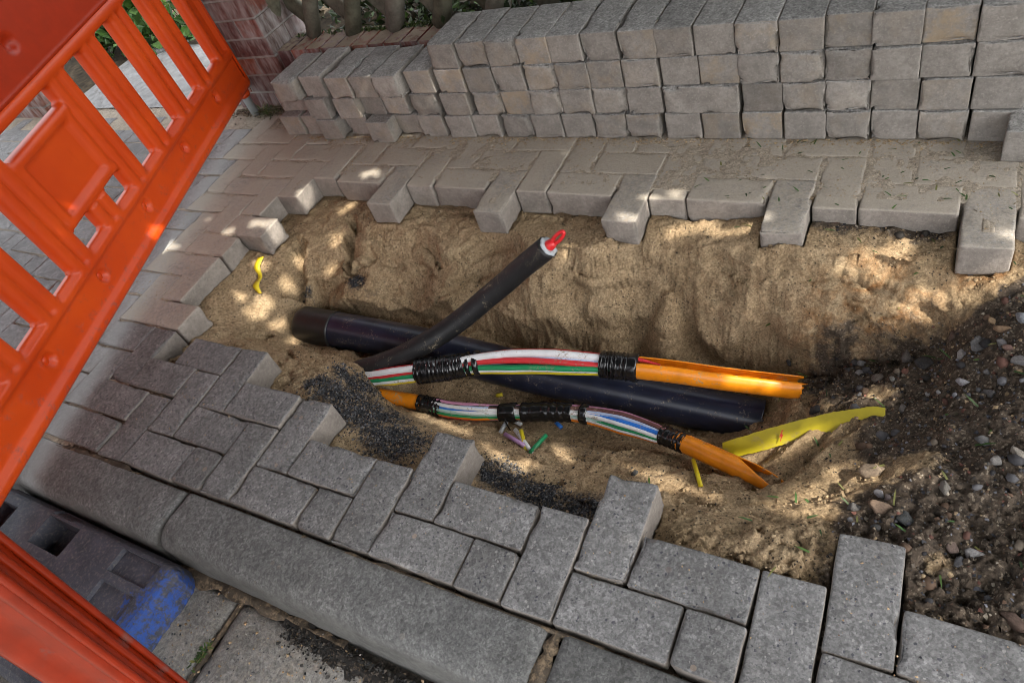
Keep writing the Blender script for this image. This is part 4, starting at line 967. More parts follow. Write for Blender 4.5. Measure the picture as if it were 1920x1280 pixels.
def bundle(root, org, path, ducts, radii, rduct, twist, s0, s1, phase=0.0, waver=.25):
    n = len(path); T, N, B = frames(path); L = np.linspace(0, 1, n); i0, i1 = int(s0 * (n - 1)), int(s1 * (n - 1)) + 1
    for q, (cname, ang, rf, lift) in enumerate(ducts):
        a = math.radians(ang) + phase + twist * (L - s0) + .18 * np.sin(L * 9 + q * 2.1); R_ = radii * rf * (1 + waver * np.sin(L * 7 + q * 1.7) * (radii > radii.min() * 1.2))
        pth = path + R_[:, None] * (np.cos(a)[:, None] * N + np.sin(a)[:, None] * B); pth[:, 2] += lift * np.sin(np.clip((L - s0) / (s1 - s0), 0, 1) * math.pi)
        V, F = tube(pth[i0:i1], rduct * (1.25 if cname == 'white' and q == 0 else 1), 12); link("microduct", mesh("microduct", V, F, DM[cname], True, origin=org), root)
def wrap(root, org, path, s0, s1, r, seed, name="tape_wrap"):
    n = len(path); i0, i1 = int(s0 * (n - 1)), max(int(s1 * (n - 1)), int(s0 * (n - 1)) + 2) + 1
    P_ = path[i0:i1]; P_ = catmull(P_[::max(1, len(P_) // 8)], 5) if len(P_) > 8 else P_
    rad = r * (1 + .02 * np.sign(np.sin(np.arange(len(P_)) * .9 + seed)) + .035 * np.sin(np.arange(len(P_)) * .7 + seed))
    V, F = tube(P_, rad, 22, True, None, .13, seed); return link(name, mesh(name, V, F, M_TAPE, True, origin=org), root)

# upper bundle: positions along the path are given by photo pixels
q1 = [at(655, 700, -2.5), at(690, 707, -2.35), at(760, 699, -2.2), at(840, 690, -2.12), at(900, 680, -2.1), at(1000, 676, -2.15), at(1100, 681, -2.2), at(1160, 686, -2.25), at(1250, 695, -2.35), at(1350, 709, -2.6), at(1440, 720, -2.85), at(1500, 727, -3.05)]
P1 = catmull(q1, 16); U1 = proj(P1)[0]
def sx(Ux, px): return float(np.interp(px, Ux, np.linspace(0, 1, len(Ux))))
d1 = thing("duct_bundle", "upper bundle of white red green and yellow microducts taped to an orange duct", "cable bundle", q1[5]); org = q1[5]
ra = np.interp(U1, [640, 690, 740, 800, 860, 890, 960, 1050, 1130, 1200], [.15, .16, .20, .19, .18, .20, .27, .27, .22, .2])
bundle(d1, org, P1, [('white', 14, 1.0, .03), ('red', 50, .95, .01), ('green', 80, 1.0, 0), ('white', 106, .97, 0), ('yellow', 132, 1.02, -.02), ('paleblue', 33, .72, .0), ('red', -32, .85, .0), ('white', 190, .9, 0), ('white', 250, .8, 0)], ra, .083, -.35, sx(U1, 672), sx(U1, 1165), 0, .08)
wrap(d1, org, P1, sx(U1, 786), sx(U1, 840), .345, 3); wrap(d1, org, P1, sx(U1, 832), sx(U1, 874), .33, 5)
for a_ in (879, 894): wrap(d1, org, P1, sx(U1, a_), sx(U1, a_ + 7), .325, a_, "tape_strap")
wrap(d1, org, P1, sx(U1, 1128), sx(U1, 1182), .345, 9); wrap(d1, org, P1, sx(U1, 1178), sx(U1, 1198), .355, 11)
wrap(d1, org, P1, 0.0, sx(U1, 683), .29, 13)
n = len(P1); i0 = int(sx(U1, 1172) * (n - 1)); Pd = P1[i0:]
def halfshell(path, r, a0, a1, thick, seed):
    V1, F1 = tube(path, r, 30, False, (a0, a1)); V2, F2 = tube(path, r - thick, 30, False, (a0, a1)); o = len(V1); m = 30; nn = len(path)
    V = [np.array(v) for v in V1] + [np.array(v) for v in V2]; F = list(F1) + [tuple(i + o for i in f[::-1]) for f in F2]
    for i in range(nn - 1):
        F.append((i * m, (i + 1) * m, (i + 1) * m + o, i * m + o)); F.append((i * m + m - 1, i * m + m - 1 + o, (i + 1) * m + m - 1 + o, (i + 1) * m + m - 1))
    for j in range(m - 1):
        F.append((j, j + o, j + 1 + o, j + 1)); F.append(((nn - 1) * m + j, (nn - 1) * m + j + 1, (nn - 1) * m + j + 1 + o, (nn - 1) * m + j + o))
    rg = np.random.default_rng(seed)
    for j in range(m):       # torn end
        s = rg.normal(0, .05); V[(nn - 1) * m + j] = V[(nn - 1) * m + j] + np.array([s, 0, 0]); V[o + (nn - 1) * m + j] = V[o + (nn - 1) * m + j] + np.array([s, 0, 0])
    return V, F
def opencut(path, r, thick, mid, start):
    m = 32; nn = len(path); T, N, B = frames(path); V = []; F = []
    for rr_ in (r, r - thick):
        for i in range(nn):
            t = i / (nn - 1); half = math.radians(2 + 118 * max(0, (t - start) / (1 - start)) ** .8)
            for a in np.linspace(math.radians(mid) + half, math.radians(mid) + 2 * math.pi - half, m): V.append(path[i] + rr_ * (math.cos(a) * N[i] + math.sin(a) * B[i]))
    o = nn * m
    for i in range(nn - 1):
        for j in range(m - 1):
            F.append((i * m + j, i * m + j + 1, (i + 1) * m + j + 1, (i + 1) * m + j)); F.append((o + i * m + j, o + (i + 1) * m + j, o + (i + 1) * m + j + 1, o + i * m + j + 1))
        F.append((i * m, (i + 1) * m, (i + 1) * m + o, i * m + o)); F.append((i * m + m - 1, i * m + m - 1 + o, (i + 1) * m + m - 1 + o, (i + 1) * m + m - 1))
    for j in range(m - 1): F.append((j, j + o, j + 1 + o, j + 1)); F.append(((nn - 1) * m + j, (nn - 1) * m + j + 1, (nn - 1) * m + j + 1 + o, (nn - 1) * m + j + o))
    return V, F
V, F = halfshell(Pd, .285, math.radians(15), math.radians(318), .03, 3)
link("orange_duct", mesh("orange_duct", V, F, M_DUCT, True, origin=org), d1)
pr_ = catmull([at(1190, 672, -2.1), at(1215, 678, -2.12), at(1238, 684, -2.16)], 8); V, F = tube(pr_, np.linspace(.06, .02, len(pr_)), 10); link("microduct", mesh("microduct", V, F, DM['red'], True, origin=org), d1)

q2 = [at(640, 716, -2.75), at(695, 737, -2.8), at(745, 747, -2.9), at(800, 757, -2.98), at(840, 767, -3.05), at(890, 772, -3.08), at(950, 773, -3.1), at(1030, 772, -3.1), at(1100, 776, -3.08), at(1180, 794, -3.0), at(1250, 818, -2.9), at(1295, 836, -2.75), at(1380, 874, -2.4), at(1440, 900, -2.12), at(1478, 913, -1.95)]
P2 = catmull(q2, 16); U2 = proj(P2)[0]; n = len(P2)
d2 = thing("duct_bundle", "lower bundle of thin striped microducts taped between two orange duct ends", "cable bundle", q2[7]); org = q2[7]
ra = np.interp(U2, [780, 830, 890, 945, 1080, 1100, 1170, 1230, 1260], [.14, .18, .19, .15, .17, .18, .25, .20, .14])
cols2 = ['pink', 'black', 'brown', 'paleblue', 'white', 'blue', 'white', 'aqua', 'green', 'white', 'orange', 'red', 'pink', 'violet', 'blue', 'white']
angs = [-30, -16, -3, 10, 24, 38, 53, 68, 81, 94, 108, 122, 137, 160, 200, 250]
bundle(d2, org, P2, [(c, a_, 1.0 if k % 2 == 0 else .93, 0) for k, (c, a_) in enumerate(zip(cols2, angs))], ra, .055, .35, sx(U2, 800), sx(U2, 1275), -.15, .1)
i0, i1 = 0, int(sx(U2, 800) * (n - 1)); V, F = tube(P2[i0:i1], .215, 26); link("orange_duct", mesh("orange_duct", V, F, M_DUCT, True, origin=org), d2)
i0 = int(sx(U2, 1270) * (n - 1)); V, F = opencut(P2[i0:], .225, .025, -35, .45); link("orange_duct", mesh("orange_duct", V, F, M_DUCT, True, origin=org), d2)
wrap(d2, org, P2, sx(U2, 788), sx(U2, 830), .235, 2); wrap(d2, org, P2, sx(U2, 940), sx(U2, 971), .25, 4); wrap(d2, org, P2, sx(U2, 980), sx(U2, 1082), .255, 6)
wrap(d2, org, P2, sx(U2, 1094), sx(U2, 1108), .26, 7, "tape_strap"); wrap(d2, org, P2, sx(U2, 1245), sx(U2, 1290), .235, 8)
def ribbon(path, wvec, wid, thick=.01):
    path = np.asarray(path); V = []; F = []; wv = np.broadcast_to(np.asarray(wvec, float), path.shape); wid = np.broadcast_to(np.asarray(wid, float), (len(path),))
    for i, p_ in enumerate(path):
        w_ = wv[i] / np.linalg.norm(wv[i]); T_ = path[min(i + 1, len(path) - 1)] - path[max(i - 1, 0)]; nrm = np.cross(T_, w_); nrm /= np.linalg.norm(nrm)
        for s in (-1, 1):
            for h in (-1, 1): V.append(p_ + s * wid[i] / 2 * w_ + h * thick / 2 * nrm)
    for i in range(len(path) - 1):
        a = i * 4; c = a + 4
        F += [(a, a + 2, c + 2, c), (a + 1, c + 1, c + 3, a + 3), (a, c, c + 1, a + 1), (a + 2, a + 3, c + 3, c + 2)]
    F += [(0, 1, 3, 2), (len(path) * 4 - 4, len(path) * 4 - 2, len(path) * 4 - 1, len(path) * 4 - 3)]
    return V, F
V, F = ribbon(catmull([at(945, 783, -3.05), at(950, 795, -3.2), at(958, 808, -3.45)], 8), (.8, -.3, .1), .09); link("tape_end", mesh("tape_end", V, F, M_TAPE, True, origin=org), d2)

# yellow warning tape with the red lightning mark
tp = [at(1355, 846, -3.0), at(1420, 828, -2.75), at(1500, 806, -2.4), at(1580, 788, -2.0), at(1660, 771, -1.55)]
TP = catmull(tp, 14); wv = np.tile([-.12, .55, .62], (len(TP), 1)); wid = np.interp(np.linspace(0, 1, len(TP)), [0, .3, .7, .93, 1], [.42, .46, .44, .32, .16]) * (1 + .10 * np.array([float(vnoise(np.array(i * .9), np.array(.5), 4)) for i in range(len(TP))]))
V, F = ribbon(TP, wv, wid, .004); yt = link("warning_tape", mesh("warning_tape", V, F, M_YELLOW, False, origin=tp[2]), None, tp[2], None, "long yellow warning tape with a red lightning mark, half buried right of the pipes", "warning tape")
c_ = TP[int(len(TP) * .42)]; w_ = wv[0] / np.linalg.norm(wv[0]); T_ = TP[24] - TP[20]; T_ /= np.linalg.norm(T_); nn_ = np.cross(T_, w_); nn_ *= -np.sign(nn_ @ ray(1465, 817)); 
pts = [(.02, .13), (.05, .13), (.01, .03), (.05, .03), (-.03, -.13), (-.005, -.01), (-.045, -.01)]
c_ = at(1465, 817, -2.52); V = [c_ + T_ * x_ + w_ * y_ + nn_ * s for s in (.012, .03) for x_, y_ in pts]
mm = len(pts); F = [tuple(range(mm)), tuple(range(mm, 2 * mm))[::-1]] + [(k, (k + 1) % mm, mm + (k + 1) % mm, mm + k) for k in range(mm)]
me = mesh("lightning_mark", V, F, flat("red_print", (.5, .03, .02), .5), False, origin=tp[2]); link("lightning_mark", me, yt)
yp = [onground(px_, py_) - ray(px_, py_) / np.linalg.norm(ray(px_, py_)) * k_ for px_, py_, k_ in ((489, 482, .10), (482, 500, .16), (488, 518, .12), (480, 535, .16), (488, 550, .08))]
V, F = ribbon(catmull(yp, 8), tuple(ROT[0] * .97 + np.array([0, .1, .2])), np.interp(np.linspace(0, 1, 33), [0, .3, .45, .75, 1], [.22, .2, .12, .22, .10]), .008)
link("tape_scrap", mesh("tape_scrap", V, F, flat("bright_yellow_film", (.8, .62, .02), .4, .5, .1), True), None, None, None, "short twisted scrap of yellow tape hanging at the pit's left edge", "tape scrap")
for (px, py, ln_, an, cn, lab) in ((987, 835, .62, -.62, 'white', "longest white microduct offcut below the tape tail"), (967, 828, .36, -.25, 'violet', "violet microduct offcut crossing the white one"), (984, 833, .40, -.95, 'yellow', "yellow and white microduct offcut leaning on the violet one"),
                                    (1010, 836, .36, 1.35, 'green', "green microduct offcut standing apart at the right of the offcuts"), (945, 805, .26, 1.5, 'grey', "grey microduct stub under the black tape tail"), (967, 793, .25, -.2, 'white', "short white stub just below the taped bundle"),
                                    (1049, 800, .13, -.5, 'blue', "small bright blue chip of duct on the sand"), (750, 757, .3, -.1, 'paleblue', "pale blue duct piece under the lower orange duct"), (938, 744, .1, .4, 'yellow', "tiny yellow scrap between the two bundles")):
    g = onground(px, py); c_ = g + np.array([0, 0, .09]); d_ = np.array([math.cos(an), math.sin(an), .12 * math.sin(px)])
    V, F = tube(np.array([c_ - d_ * ln_ * .95, c_, c_ + d_ * ln_ * .95]), .058, 12)
    o = link("duct_offcut", mesh("duct_offcut", V, F, DM[cn], True, origin=c_), None, c_, None, lab, "duct offcut", "microduct offcuts on the pit floor")
g = at(1300, 862, -2.65); h_ = onground(1314, 912) + np.array([0, 0, .03]); V, F = tube(np.array([g, (g + h_) / 2, h_]), .05, 12)
link("duct_offcut", mesh("duct_offcut", V, F, DM['yellow'], True), None, None, None, "yellow and white duct offcut leaning upright below the lower orange duct", "duct offcut", "microduct offcuts on the pit floor")

# ------------------------------------------------------------------ stones, gravel, crumbs, grass
def ico(sub):
    bm = bmesh.new(); bmesh.ops.create_icosphere(bm, subdivisions=sub, radius=1.0)
    V = np.array([v.co[:] for v in bm.verts]); F = np.array([[v.index for v in f.verts] for f in bm.faces]); bm.free(); return V, F
IV3, IF3 = ico(3); IV1, IF1 = ico(1)
def stone_mesh(seed, rough=.10, cuts=15):
    rg = np.random.default_rng(seed); V = IV3.copy()
    for _ in range(cuts):
        n_ = rg.normal(0, 1, 3); n_ /= np.linalg.norm(n_); d_ = rg.uniform(.45, .8); s = V @ n_; V = V - np.maximum(0, s - d_)[:, None] * n_
    V *= (1 + rough * fbm(V[:, 0] * 1.3 + V[:, 2] + seed, V[:, 1] * 1.3 - V[:, 2] * .8, 1.6, 3, seed))[:, None]
    return V
STONES = []
for k in range(9):
    STONES.append(mesh("stone", stone_mesh(300 + k), IF3, M_STONE, True))
GREY = (.12, .12, .13); DK = (.035, .036, .042); BR = (.14, .085, .055); PALE = (.26, .25, .26); RD = (.17, .075, .055); OC = (.28, .15, .05)
big_stones = [  # pixel, half size, colour, label
 (1732, 560 + 125, .27, DK, "dark slab-like stone tilted at the foot of the stone bank"), (1700, 672, .20, (.09, .075, .07), "brown blunt stone left of the tilted dark slab"),
 (1800, 665, .17, PALE, "pale pinkish three-cornered stone near the upper right bank"), (1832, 648, .22, GREY, "flat bluish grey stone leaning right of the pale three-cornered one"),
 (1878, 645, .19, (.13, .13, .15), "grey oblong stone beside the reddish one at the right"), (1890, 654, .16, RD, "reddish round stone at the right edge of the bank"),
 (1875, 618, .19, OC, "ochre rounded stone topmost on the bank"), (1862, 603, .12, (.3, .17, .05), "small orange stone touching the ochre rounded stone"),
 (1803, 718, .17, (.25, .26, .31), "light blue-grey angular stone in the middle of the stone bank"), (1855, 738, .16, GREY, "grey stone low on the right side of the bank"),
 (1740, 741, .10, (.30, .32, .35), "small very pale stone beside the orange chip"), (1762, 738, .09, (.22, .23, .26), "small pale grey stone right of the very pale one"),
 (1692, 770, .19, (.17, .15, .14), "broken grey-brown stone just past the end of the yellow tape"), (1528, 770, .17, DK, "black stone lying between orange duct end and yellow tape"),
 (1612, 700, .14, (.17, .16, .17), "grey stone at the left end of the row of stones"), (1615, 684, .13, (.15, .15, .165), "grey stone sitting on top of the leftmost one"),
 (1645, 708, .17, (.15, .12, .1), "long brownish stone in the row of stones"), (1672, 712, .12, (.19, .2, .19), "greenish grey pebble at the row's right end"),
 (1570, 672, .14, DK, "dark stone at the pit's right foot above the row"), (1590, 692, .11, (.04, .045, .055), "small blue-black stone left of the stone row"),
 (1640, 886, .30, (.30, .21, .12), "large sandy clod with a lit top right of the orange duct end"), (1648, 928, .12, (.14, .145, .18), "shiny grey pebble below the sandy clod"),
 (1665, 935, .12, (.12, .085, .09), "purplish pebble beside the shiny grey one"), (1600, 957, .20, (.08, .08, .085), "dark grey stone above the projecting near paver"),
 (1657, 957, .27, (.17, .095, .045), "rusty brown stone between two dark stones above the near paver"), (1698, 975, .23, (.045, .055, .06), "rounded slate-dark stone right of the rusty brown one"),
 (1640, 990, .16, (.045, .05, .055), "flat dark stone against the projecting near paver"), (1787, 1026, .17, (.17, .105, .08), "pinkish brown rounded stone on the dark soil"),
 (1825, 1042, .19, (.20, .20, .21), "light grey oval stone right of the pinkish one"), (1797, 1052, .13, (.06, .065, .08), "small dark stone wedged under the light grey oval"),
 (1772, 917, .16, (.16, .145, .12), "beige grey stone alone on the dark soil"), (1842, 826, .19, (.08, .085, .095), "dark grey block stone at the right above the lone beige one"),
 (1868, 866, .15, (.22, .21, .2), "pale flat chip near the right edge"), (1905, 850, .2, (.24, .21, .17), "pale beige stone cut by the right edge of the photo"),
 (1900, 1162, .22, (.10, .05, .03), "reddish brown stone at the lower right corner"), (1915, 600, .2, (.16, .19, .24), "bluish stone at the right edge above the bank"),
 (1912, 680, .2, (.17, .17, .18), "grey stone at the right edge beside the bank"), (1785, 633, .17, (.12, .07, .05), "brown stone high on the bank left of the ochre ones"),
 (1478, 680, .13, DK, "dark stone on the sand above the orange duct end"), (1818, 515, .09, (.06, .065, .075), "small slate pebble on the sunlit sand near the far paver"),
 (1190, 888, .13, (.05, .06, .07), "flat dark stone in front of the near pavers"), (1850, 440 + 260, .12, (.1, .1, .11), "small grey stone among the bank's stones")]
for n_, (px, py, s, c, lab) in enumerate(big_stones):
    s *= .86; g = onground(px, py); rg = np.random.default_rng(900 + n_)
    o = link("stone", STONES[n_ % 9], None, g + np.array([0, 0, s * .22]), (rg.normal(0, .5), rg.normal(0, .5), rg.uniform(0, 6.28)), lab, "stone", "loose stones on the soil heap")
    sc_ = s * U / U; o.scale = (s * rg.uniform(.95, 1.3), s * rg.uniform(.7, 1.0), s * rg.uniform(.55, .85)); gm = sum(c) / 3; o.color = (*[(.55 * q + .45 * gm) * 1.1 * w_ for q, w_ in zip(c, (1.04, 1.0, .95))], 1)
def scatter(name, N, region, size, cols, seed, label, cat, mat=M_CHIP, sub=0, sink=.3, flat_=.7):
    rg = np.random.default_rng(seed); V = []; F = []; cc = []; off = 0
    base = np.array([(1, 0, 0), (-1, 0, 0), (0, 1, 0), (0, -1, 0), (0, 0, 1), (0, 0, -1)], float); bf = np.array([(0, 2, 4), (2, 1, 4), (1, 3, 4), (3, 0, 4), (2, 0, 5), (1, 2, 5), (3, 1, 5), (0, 3, 5)])
    if sub: base, bf = IV1, IF1
    P = region(rg, N)
    for p in P:
        s = size[0] + (size[1] - size[0]) * rg.random() ** 2.5
        v = base * (s * rg.uniform(.6, 1.25, 3)) * (1 + (.11 if sub else .26) * rg.normal(0, 1, (len(base), 1)).clip(-1.3, 1.3)); q, _ = np.linalg.qr(rg.normal(0, 1, (3, 3))); v = v @ q * np.array([1, 1, flat_])
        V.append(v + p + np.array([0, 0, s * (1 - 2 * sink) * .5])); F.append(bf + off); off += len(base); c = np.array(cols[rg.integers(len(cols))]) * rg.uniform(.65, 1.35); cc += [c] * len(bf)
    me = mesh(name, np.concatenate(V), np.concatenate(F), mat, bool(sub)); tint(me, cc)
    return link(name, me, None, None, None, label, cat, None, "stuff")
def box_region(x0, x1, y0, y1, dens):
    def f(rg, N):
        out = []
        while len(out) < N:
            x, y = rg.uniform(x0, x1, 4000), rg.uniform(y0, y1, 4000); k = rg.random(4000) < dens(x, y)
            out += [np.array([a, b_, c]) for a, b_, c in zip(x[k], y[k], height(x[k], y[k]))]
        return out[:N]
    return f
def samp(A):
    return lambda x, y: A[np.clip(((y - GY0) / GS).astype(int), 0, A.shape[0] - 1), np.clip(((x - GX0) / GS).astype(int), 0, A.shape[1] - 1)]
pit = (~km).astype(float)
GC = [GREY, DK, DK, BR, (.2, .2, .22), RD, (.16, .13, .1), (.06, .06, .07), (.05, .045, .04)]
scatter("gravel", 300, box_region(1.5, 10.2, 1, 11, samp(pit * sst(.35, .9, dark))), (.03, .15), [tuple(.75 * q + .25 * w_ for q, w_ in zip(c, (.06, .048, .035))) for c in GC], 41, "mixed gravel scattered through the dark soil at the right", "gravel", sub=1)
scatter("gravel", 4000, box_region(.5, 10.2, .8, 11, samp(pit * sst(.3, .9, dark))), (.012, .05), GC + [(.3, .26, .2)], 42, "fine grit in the dark soil at the right", "gravel", sub=0)
scatter("black_grit", 7500, box_region(-12, 2, 1.5, 10, samp(pit * sst(.04, 1.0, grit) ** 1.5)), (.012, .045), [(.032, .033, .037), (.055, .058, .065), (.10, .105, .115), (.034, .033, .032), (.16, .16, .165), (.24, .18, .12), (.08, .068, .055)], 43, "black crushed grit spilled below the near pavers", "grit")
SANDS = [(.36, .25, .14), (.42, .30, .18), (.30, .20, .11), (.38, .28, .17)]
scatter("sand_crumbs", 5200, box_region(-15, 8, 1, 11.5, samp(pit * (1 - sst(.3, .7, grit)) * (1 - .9 * sst(.3, .8, dark)))), (.012, .055), SANDS, 44, "loose crumbs of sand over the pit surface", "sand", mat=M_SAND)
scatter("sand_crumbs", 1200, box_region(1.0, 8, 1, 11.5, samp(pit * (1 - .85 * sst(.4, .9, dark)))), (.02, .065), SANDS, 45, "larger crumbly lumps of sand on the right slope", "sand", mat=M_SAND, sub=1, sink=.7)
scatter("dark_crumbs", 2600, box_region(-15, 4, 1, 11.5, samp(pit * sst(-.2, .25, fbm(X, Y, .9, 3, 91)))), (.010, .034), [(.03, .027, .025), (.06, .05, .04), (.02, .02, .022)], 46, "dark specks of soil strewn over the sand", "soil")
def pav_region(rg, N):
    out = []
    while len(out) < N:
        x = rg.uniform(-14, 8.5); y = rg.uniform(10.2, 13.6) if rg.random() < .8 else rg.uniform(4, 13)
        if y < 10 and x > -14.6: x = rg.uniform(-19, -15)
        if float(samp(er.astype(float))(np.array([x]), np.array([y]))[0]) > .5: out.append(np.array([x, y, .0]))
    return out
scatter("sand_grains", 4200, pav_region, (.008, .026), SANDS, 47, "loose sand grains scattered on the far pavers", "sand", mat=M_SAND)
def near_region(rg, N):
    out = []
    while len(out) < N:
        x = rg.uniform(-13, 7); y = rg.uniform(.6, 3.2) + .4 * rg.random()
        if float(samp(km.astype(float))(np.array([x]), np.array([y]))[0]) > .5: out.append(np.array([x, y, .0]))
    return out
scatter("sand_grains", 900, near_region, (.006, .022), SANDS + [DK, BR], 58, "stray sand grains on the near pavers", "sand", mat=M_CHIP)
def foot_region(rg, N): return [np.array([rg.uniform(-17, 6), 13.66 - abs(rg.normal(0, .16)), .0]) for _ in range(N)]
scatter("sand_grains", 2200, foot_region, (.01, .045), SANDS, 48, "sand gathered along the foot of the stack", "sand", mat=M_SAND)
def gutter_region(rg, N): return [np.array([rg.uniform(-8, 1), rg.uniform(-3.6, -1.45), -1.0]) for _ in range(N)]
scatter("grit", 900, gutter_region, (.008, .04), SANDS + [DK, GREY, (.3, .28, .25)], 49, "scattered grit on the gutter slabs", "grit")
def gutter_dark(rg, N): return [np.array([x, -1.55 - abs(rg.normal(0, .22)), -.98]) for x in rg.uniform(-5.5, 0.5, N)]
scatter("black_grit", 1500, gutter_dark, (.012, .05), [(.012, .012, .012), (.03, .028, .025), (.06, .05, .04)], 53, "black damp grit along the foot of the long kerb", "grit")
def blades(name, N, region, L, seed, cols, label):
    rg = np.random.default_rng(seed); V = []; F = []; cc = []
    for p in region(rg, N):
        a = rg.uniform(0, 6.28); l = rg.uniform(*L); d_ = np.array([math.cos(a), math.sin(a), rg.uniform(0, .5)]); s = np.array([-math.sin(a), math.cos(a), 0]) * rg.uniform(.012, .022)
        o = len(V); p = p + np.array([0, 0, .02]); m_ = p + d_ * l * .55 + np.array([0, 0, .05 * l]); V += [p - s, p + s, m_ + s, m_ - s, p + d_ * l]; F += [(o, o + 1, o + 2, o + 3), (o + 3, o + 2, o + 4)]; c = np.array(cols[rg.integers(len(cols))]) * rg.uniform(.7, 1.4); cc += [c, c]
    me = mesh(name, V, F, M_GRASSM, False); tint(me, cc); link(name, me, None, None, None, label, "grass", None, "stuff")
GCOL = [(.04, .085, .02), (.06, .11, .025), (.13, .13, .04), (.035, .06, .02)]
blades("cut_grass", 130, box_region(0, 10, 1, 11.5, samp(pit * .5)), (.1, .32), 51, GCOL, "grass clippings scattered on the right slope")
blades("cut_grass", 60, lambda rg, N: [np.array([rg.uniform(-1, 8), rg.uniform(11, 13.6), .02]) for _ in range(N)], (.08, .22), 52, GCOL, "grass clippings on the far pavers")
blades("grass_tuft", 70, lambda rg, N: [np.array([-6.96 + rg.normal(0, .05), -2.75 + rg.normal(0, .12), -1.0]) for _ in range(N)], (.06, .16), 54, GCOL, "small moss tuft in the gutter slab joint")
blades("grass_tuft", 90, lambda rg, N: [np.array([-20.0 + rg.normal(0, .35), 15.4 + rg.normal(0, .15), 0.0]) for _ in range(N)], (.2, .8), 55, GCOL + [(.2, .16, .08)], "weeds growing at the foot of the brick pillar")
scatter("soil_litter", 700, lambda rg, N: [np.array([rg.uniform(-22, -17.8), 15.55 - abs(rg.normal(0, .28)), .0]) for _ in range(N)], (.02, .09), [(.12, .09, .06), (.2, .16, .11), (.06, .045, .03)], 57, "dry litter at the foot of the pillar", "litter")

# ------------------------------------------------------------------ the street tree whose crown shades the place
PATCH = [  # photo pixel, height, radius (dm): gaps in the crown let the sun reach these spots
 (835, 82, 3.2, .24), (815, 90, 3.2, .18), (1085, 22, 3.2, .14), (1110, 14, 3.2, .12), (700, 325, 0, .22), (688, 328, 0, .16),
 (578, 362, -.2, .24), (566, 378, -.3, .2), (522, 432, -.2, .26), (505, 420, 0, .2), (478, 418, 0, .17), (430, 432, 0, .14), (660, 388, -.9, .18), (640, 400, -.9, .12),
 (540, 520, -1.2, .26), (500, 560, -1.2, .3), (475, 580, -1.1, .26), (520, 600, -1.6, .28), (545, 640, -2.1, .25), (450, 555, -.9, .15), (490, 500, -1.0, .2), (560, 480, -1.1, .2), (628, 470, -1.5, .14), (622, 500, -1.6, .15), (632, 445, -1.1, .12),
 (1280, 436, -.8, .22), (1310, 428, -.75, .2), (1250, 446, -.8, .14), (1340, 440, -.7, .14), (1400, 432, -.5, .12), (1215, 372, 0, .12), (1180, 410, 0, .15), (1265, 362, 0, .1),
 (1590, 500, -1.0, .28), (1630, 515, -1.1, .26), (1560, 520, -1.2, .16), (1610, 540, -1.4, .18), (1660, 490, -.8, .16), (1690, 470, -.6, .13), (1740, 545, -1.0, .24), (1790, 560, -1.0, .26), (1720, 565, -1.1, .18), (1870, 500, -.6, .24), (1900, 520, -.6, .26), (1850, 515, -.7, .16), (1890, 440, 0, .15),
 (790, 778, -2.9, .18), (830, 795, -2.9, .26), (870, 805, -2.7, .2), (915, 838, -1.9, .2), (945, 855, -1.7, .2), (980, 868, -1.6, .18), (1050, 850, -3.0, .13), (1065, 845, -3.0, .1), (1255, 895, -2.2, .22), (1290, 905, -1.8, .18), (1330, 922, -1.5, .2), (1250, 925, -1.5, .12),
 (1380, 712, -2.5, .16), (1410, 716, -2.6, .14), (1440, 722, -2.7, .1), (1630, 880, -1.0, .22), (1640, 905, -1.0, .15), (1520, 818, -2.0, .18), (1480, 838, -2.2, .2), (1430, 855, -2.5, .16), (1570, 800, -1.8, .16), (1490, 950, -.8, .14), (1540, 945, -.8, .16), (1550, 920, -1.0, .16), (1600, 920, -.9, .14), (1500, 962, -.6, .12), (1650, 735, -1.8, .16), (1620, 745, -1.9, .12),
 (300, 410, 1.5, .3), (285, 420, 1.4, .2), (55, 1062, 0, .1), (1180, 880, -2.9, .09), (1060, 470, -.9, .1)]
PP = np.array([at(a, b_, c) for a, b_, c, r in PATCH]); PR = np.array([p[3] for p in PATCH])
s0 = np.cross(SUN, [0, 0, 1.0]); s0 /= np.linalg.norm(s0); s1 = np.cross(s0, SUN)
PQ = np.c_[PP @ s0, PP @ s1]
rg = np.random.default_rng(2024)
N = 120000
gxy = np.c_[rg.uniform(-50, 13, N), rg.uniform(-8, 24, N)]
rr_ = np.hypot((gxy[:, 0] + 18) / 31, (gxy[:, 1] - 8) / 19)
hgt = rg.uniform(0, 1, N) * (8 * np.sqrt(np.clip(1.3 - rr_ ** 2, .05, 2)))
Cc = np.c_[gxy, np.zeros(N)] + SUN * (24 + hgt)[:, None]
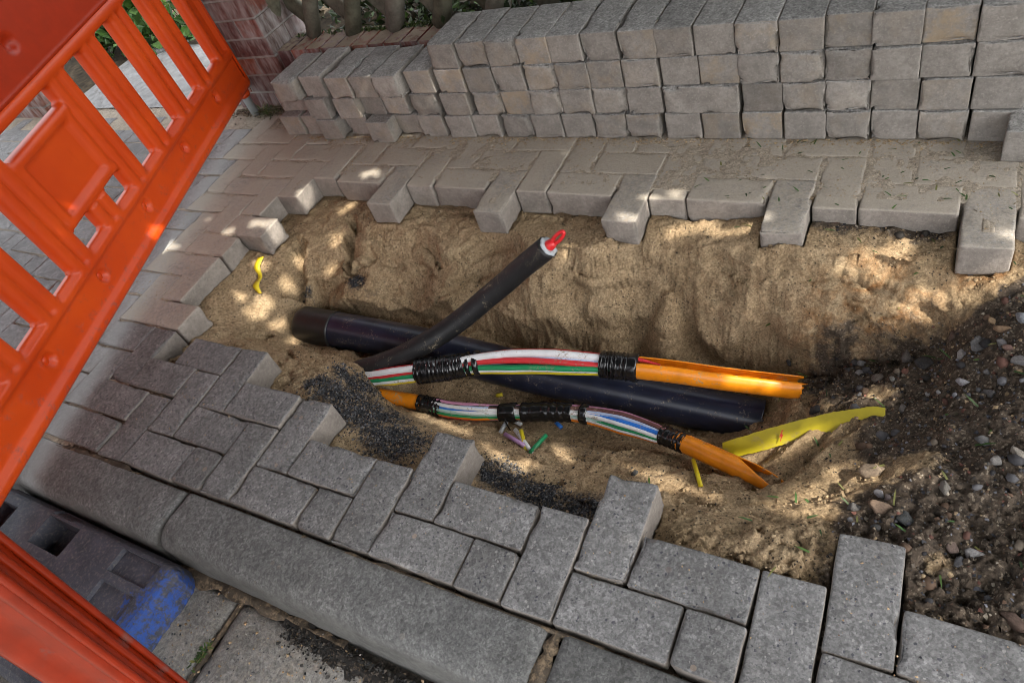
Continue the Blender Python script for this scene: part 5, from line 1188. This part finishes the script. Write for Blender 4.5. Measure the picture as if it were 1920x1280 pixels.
Q = np.c_[Cc @ s0, Cc @ s1]
wob = 1 + .5 * fbm(Q[:, 0], Q[:, 1], 2.2, 2, 6)
SZ = rg.uniform(.22, .40, N)
dmin = np.full(N, 9.0)
for q, r in zip(PQ, PR): dmin = np.minimum(dmin, np.hypot(Q[:, 0] - q[0], Q[:, 1] - q[1]) - r * .62 * wob)
keep = (dmin > SZ * .7) & (rr_ < 1.13)
Cc = Cc[keep]; SZ = SZ[keep]; n = len(Cc)
A = rg.normal(0, 1, (n, 3)); A /= np.linalg.norm(A, axis=1)[:, None]
Nn = SUN + rg.normal(0, .45, (n, 3)); Bv = np.cross(A, Nn); Bv /= np.linalg.norm(Bv, axis=1)[:, None]; A = np.cross(Nn, Bv); A /= np.linalg.norm(A, axis=1)[:, None]
Nn = np.cross(A, Bv)
V = np.stack([Cc - A * SZ[:, None], Cc + Bv * (SZ * .62)[:, None] + Nn * (SZ * .12)[:, None], Cc + A * SZ[:, None], Cc - Bv * (SZ * .62)[:, None] + Nn * (SZ * .12)[:, None]], 1).reshape(-1, 3)
F = np.arange(4 * n).reshape(-1, 4)
tc0 = np.array([24, 17, -.3])
tree = thing("tree", "broad leafy street tree outside the picture whose crown dapples the light", "tree", tc0)
me = mesh("crown", V, F, M_LEAF, False, origin=tc0); tint(me, np.array(GREENS)[rg.integers(0, 4, n)] * rg.uniform(.7, 1.3, (n, 1))); link("crown", me, tree)
V, F = tube(catmull([(24, 17, -1), (24, 17, 10), (23.5, 16.5, 12), (21, 15, 20), (16, 12, 25)], 8), np.linspace(1.9, .7, 33), 18, True, None, .15); link("trunk", mesh("trunk", V, F, M_BARK, True, origin=tc0), tree)
for k, e_ in enumerate([(-8, 4, 25), (2, 16, 25), (10, -2, 25), (-16, 12, 25), (8, 20, 25)]):
    V, F = tube(catmull([(21.6 + .2 * k, 15.6, 18 + .5 * k), (13, 12.5, 23 + .3 * k), e_], 8), np.linspace(.6, .12, 17), 10); link("limb", mesh("limb", V, F, M_BARK, True, origin=tc0), tree)
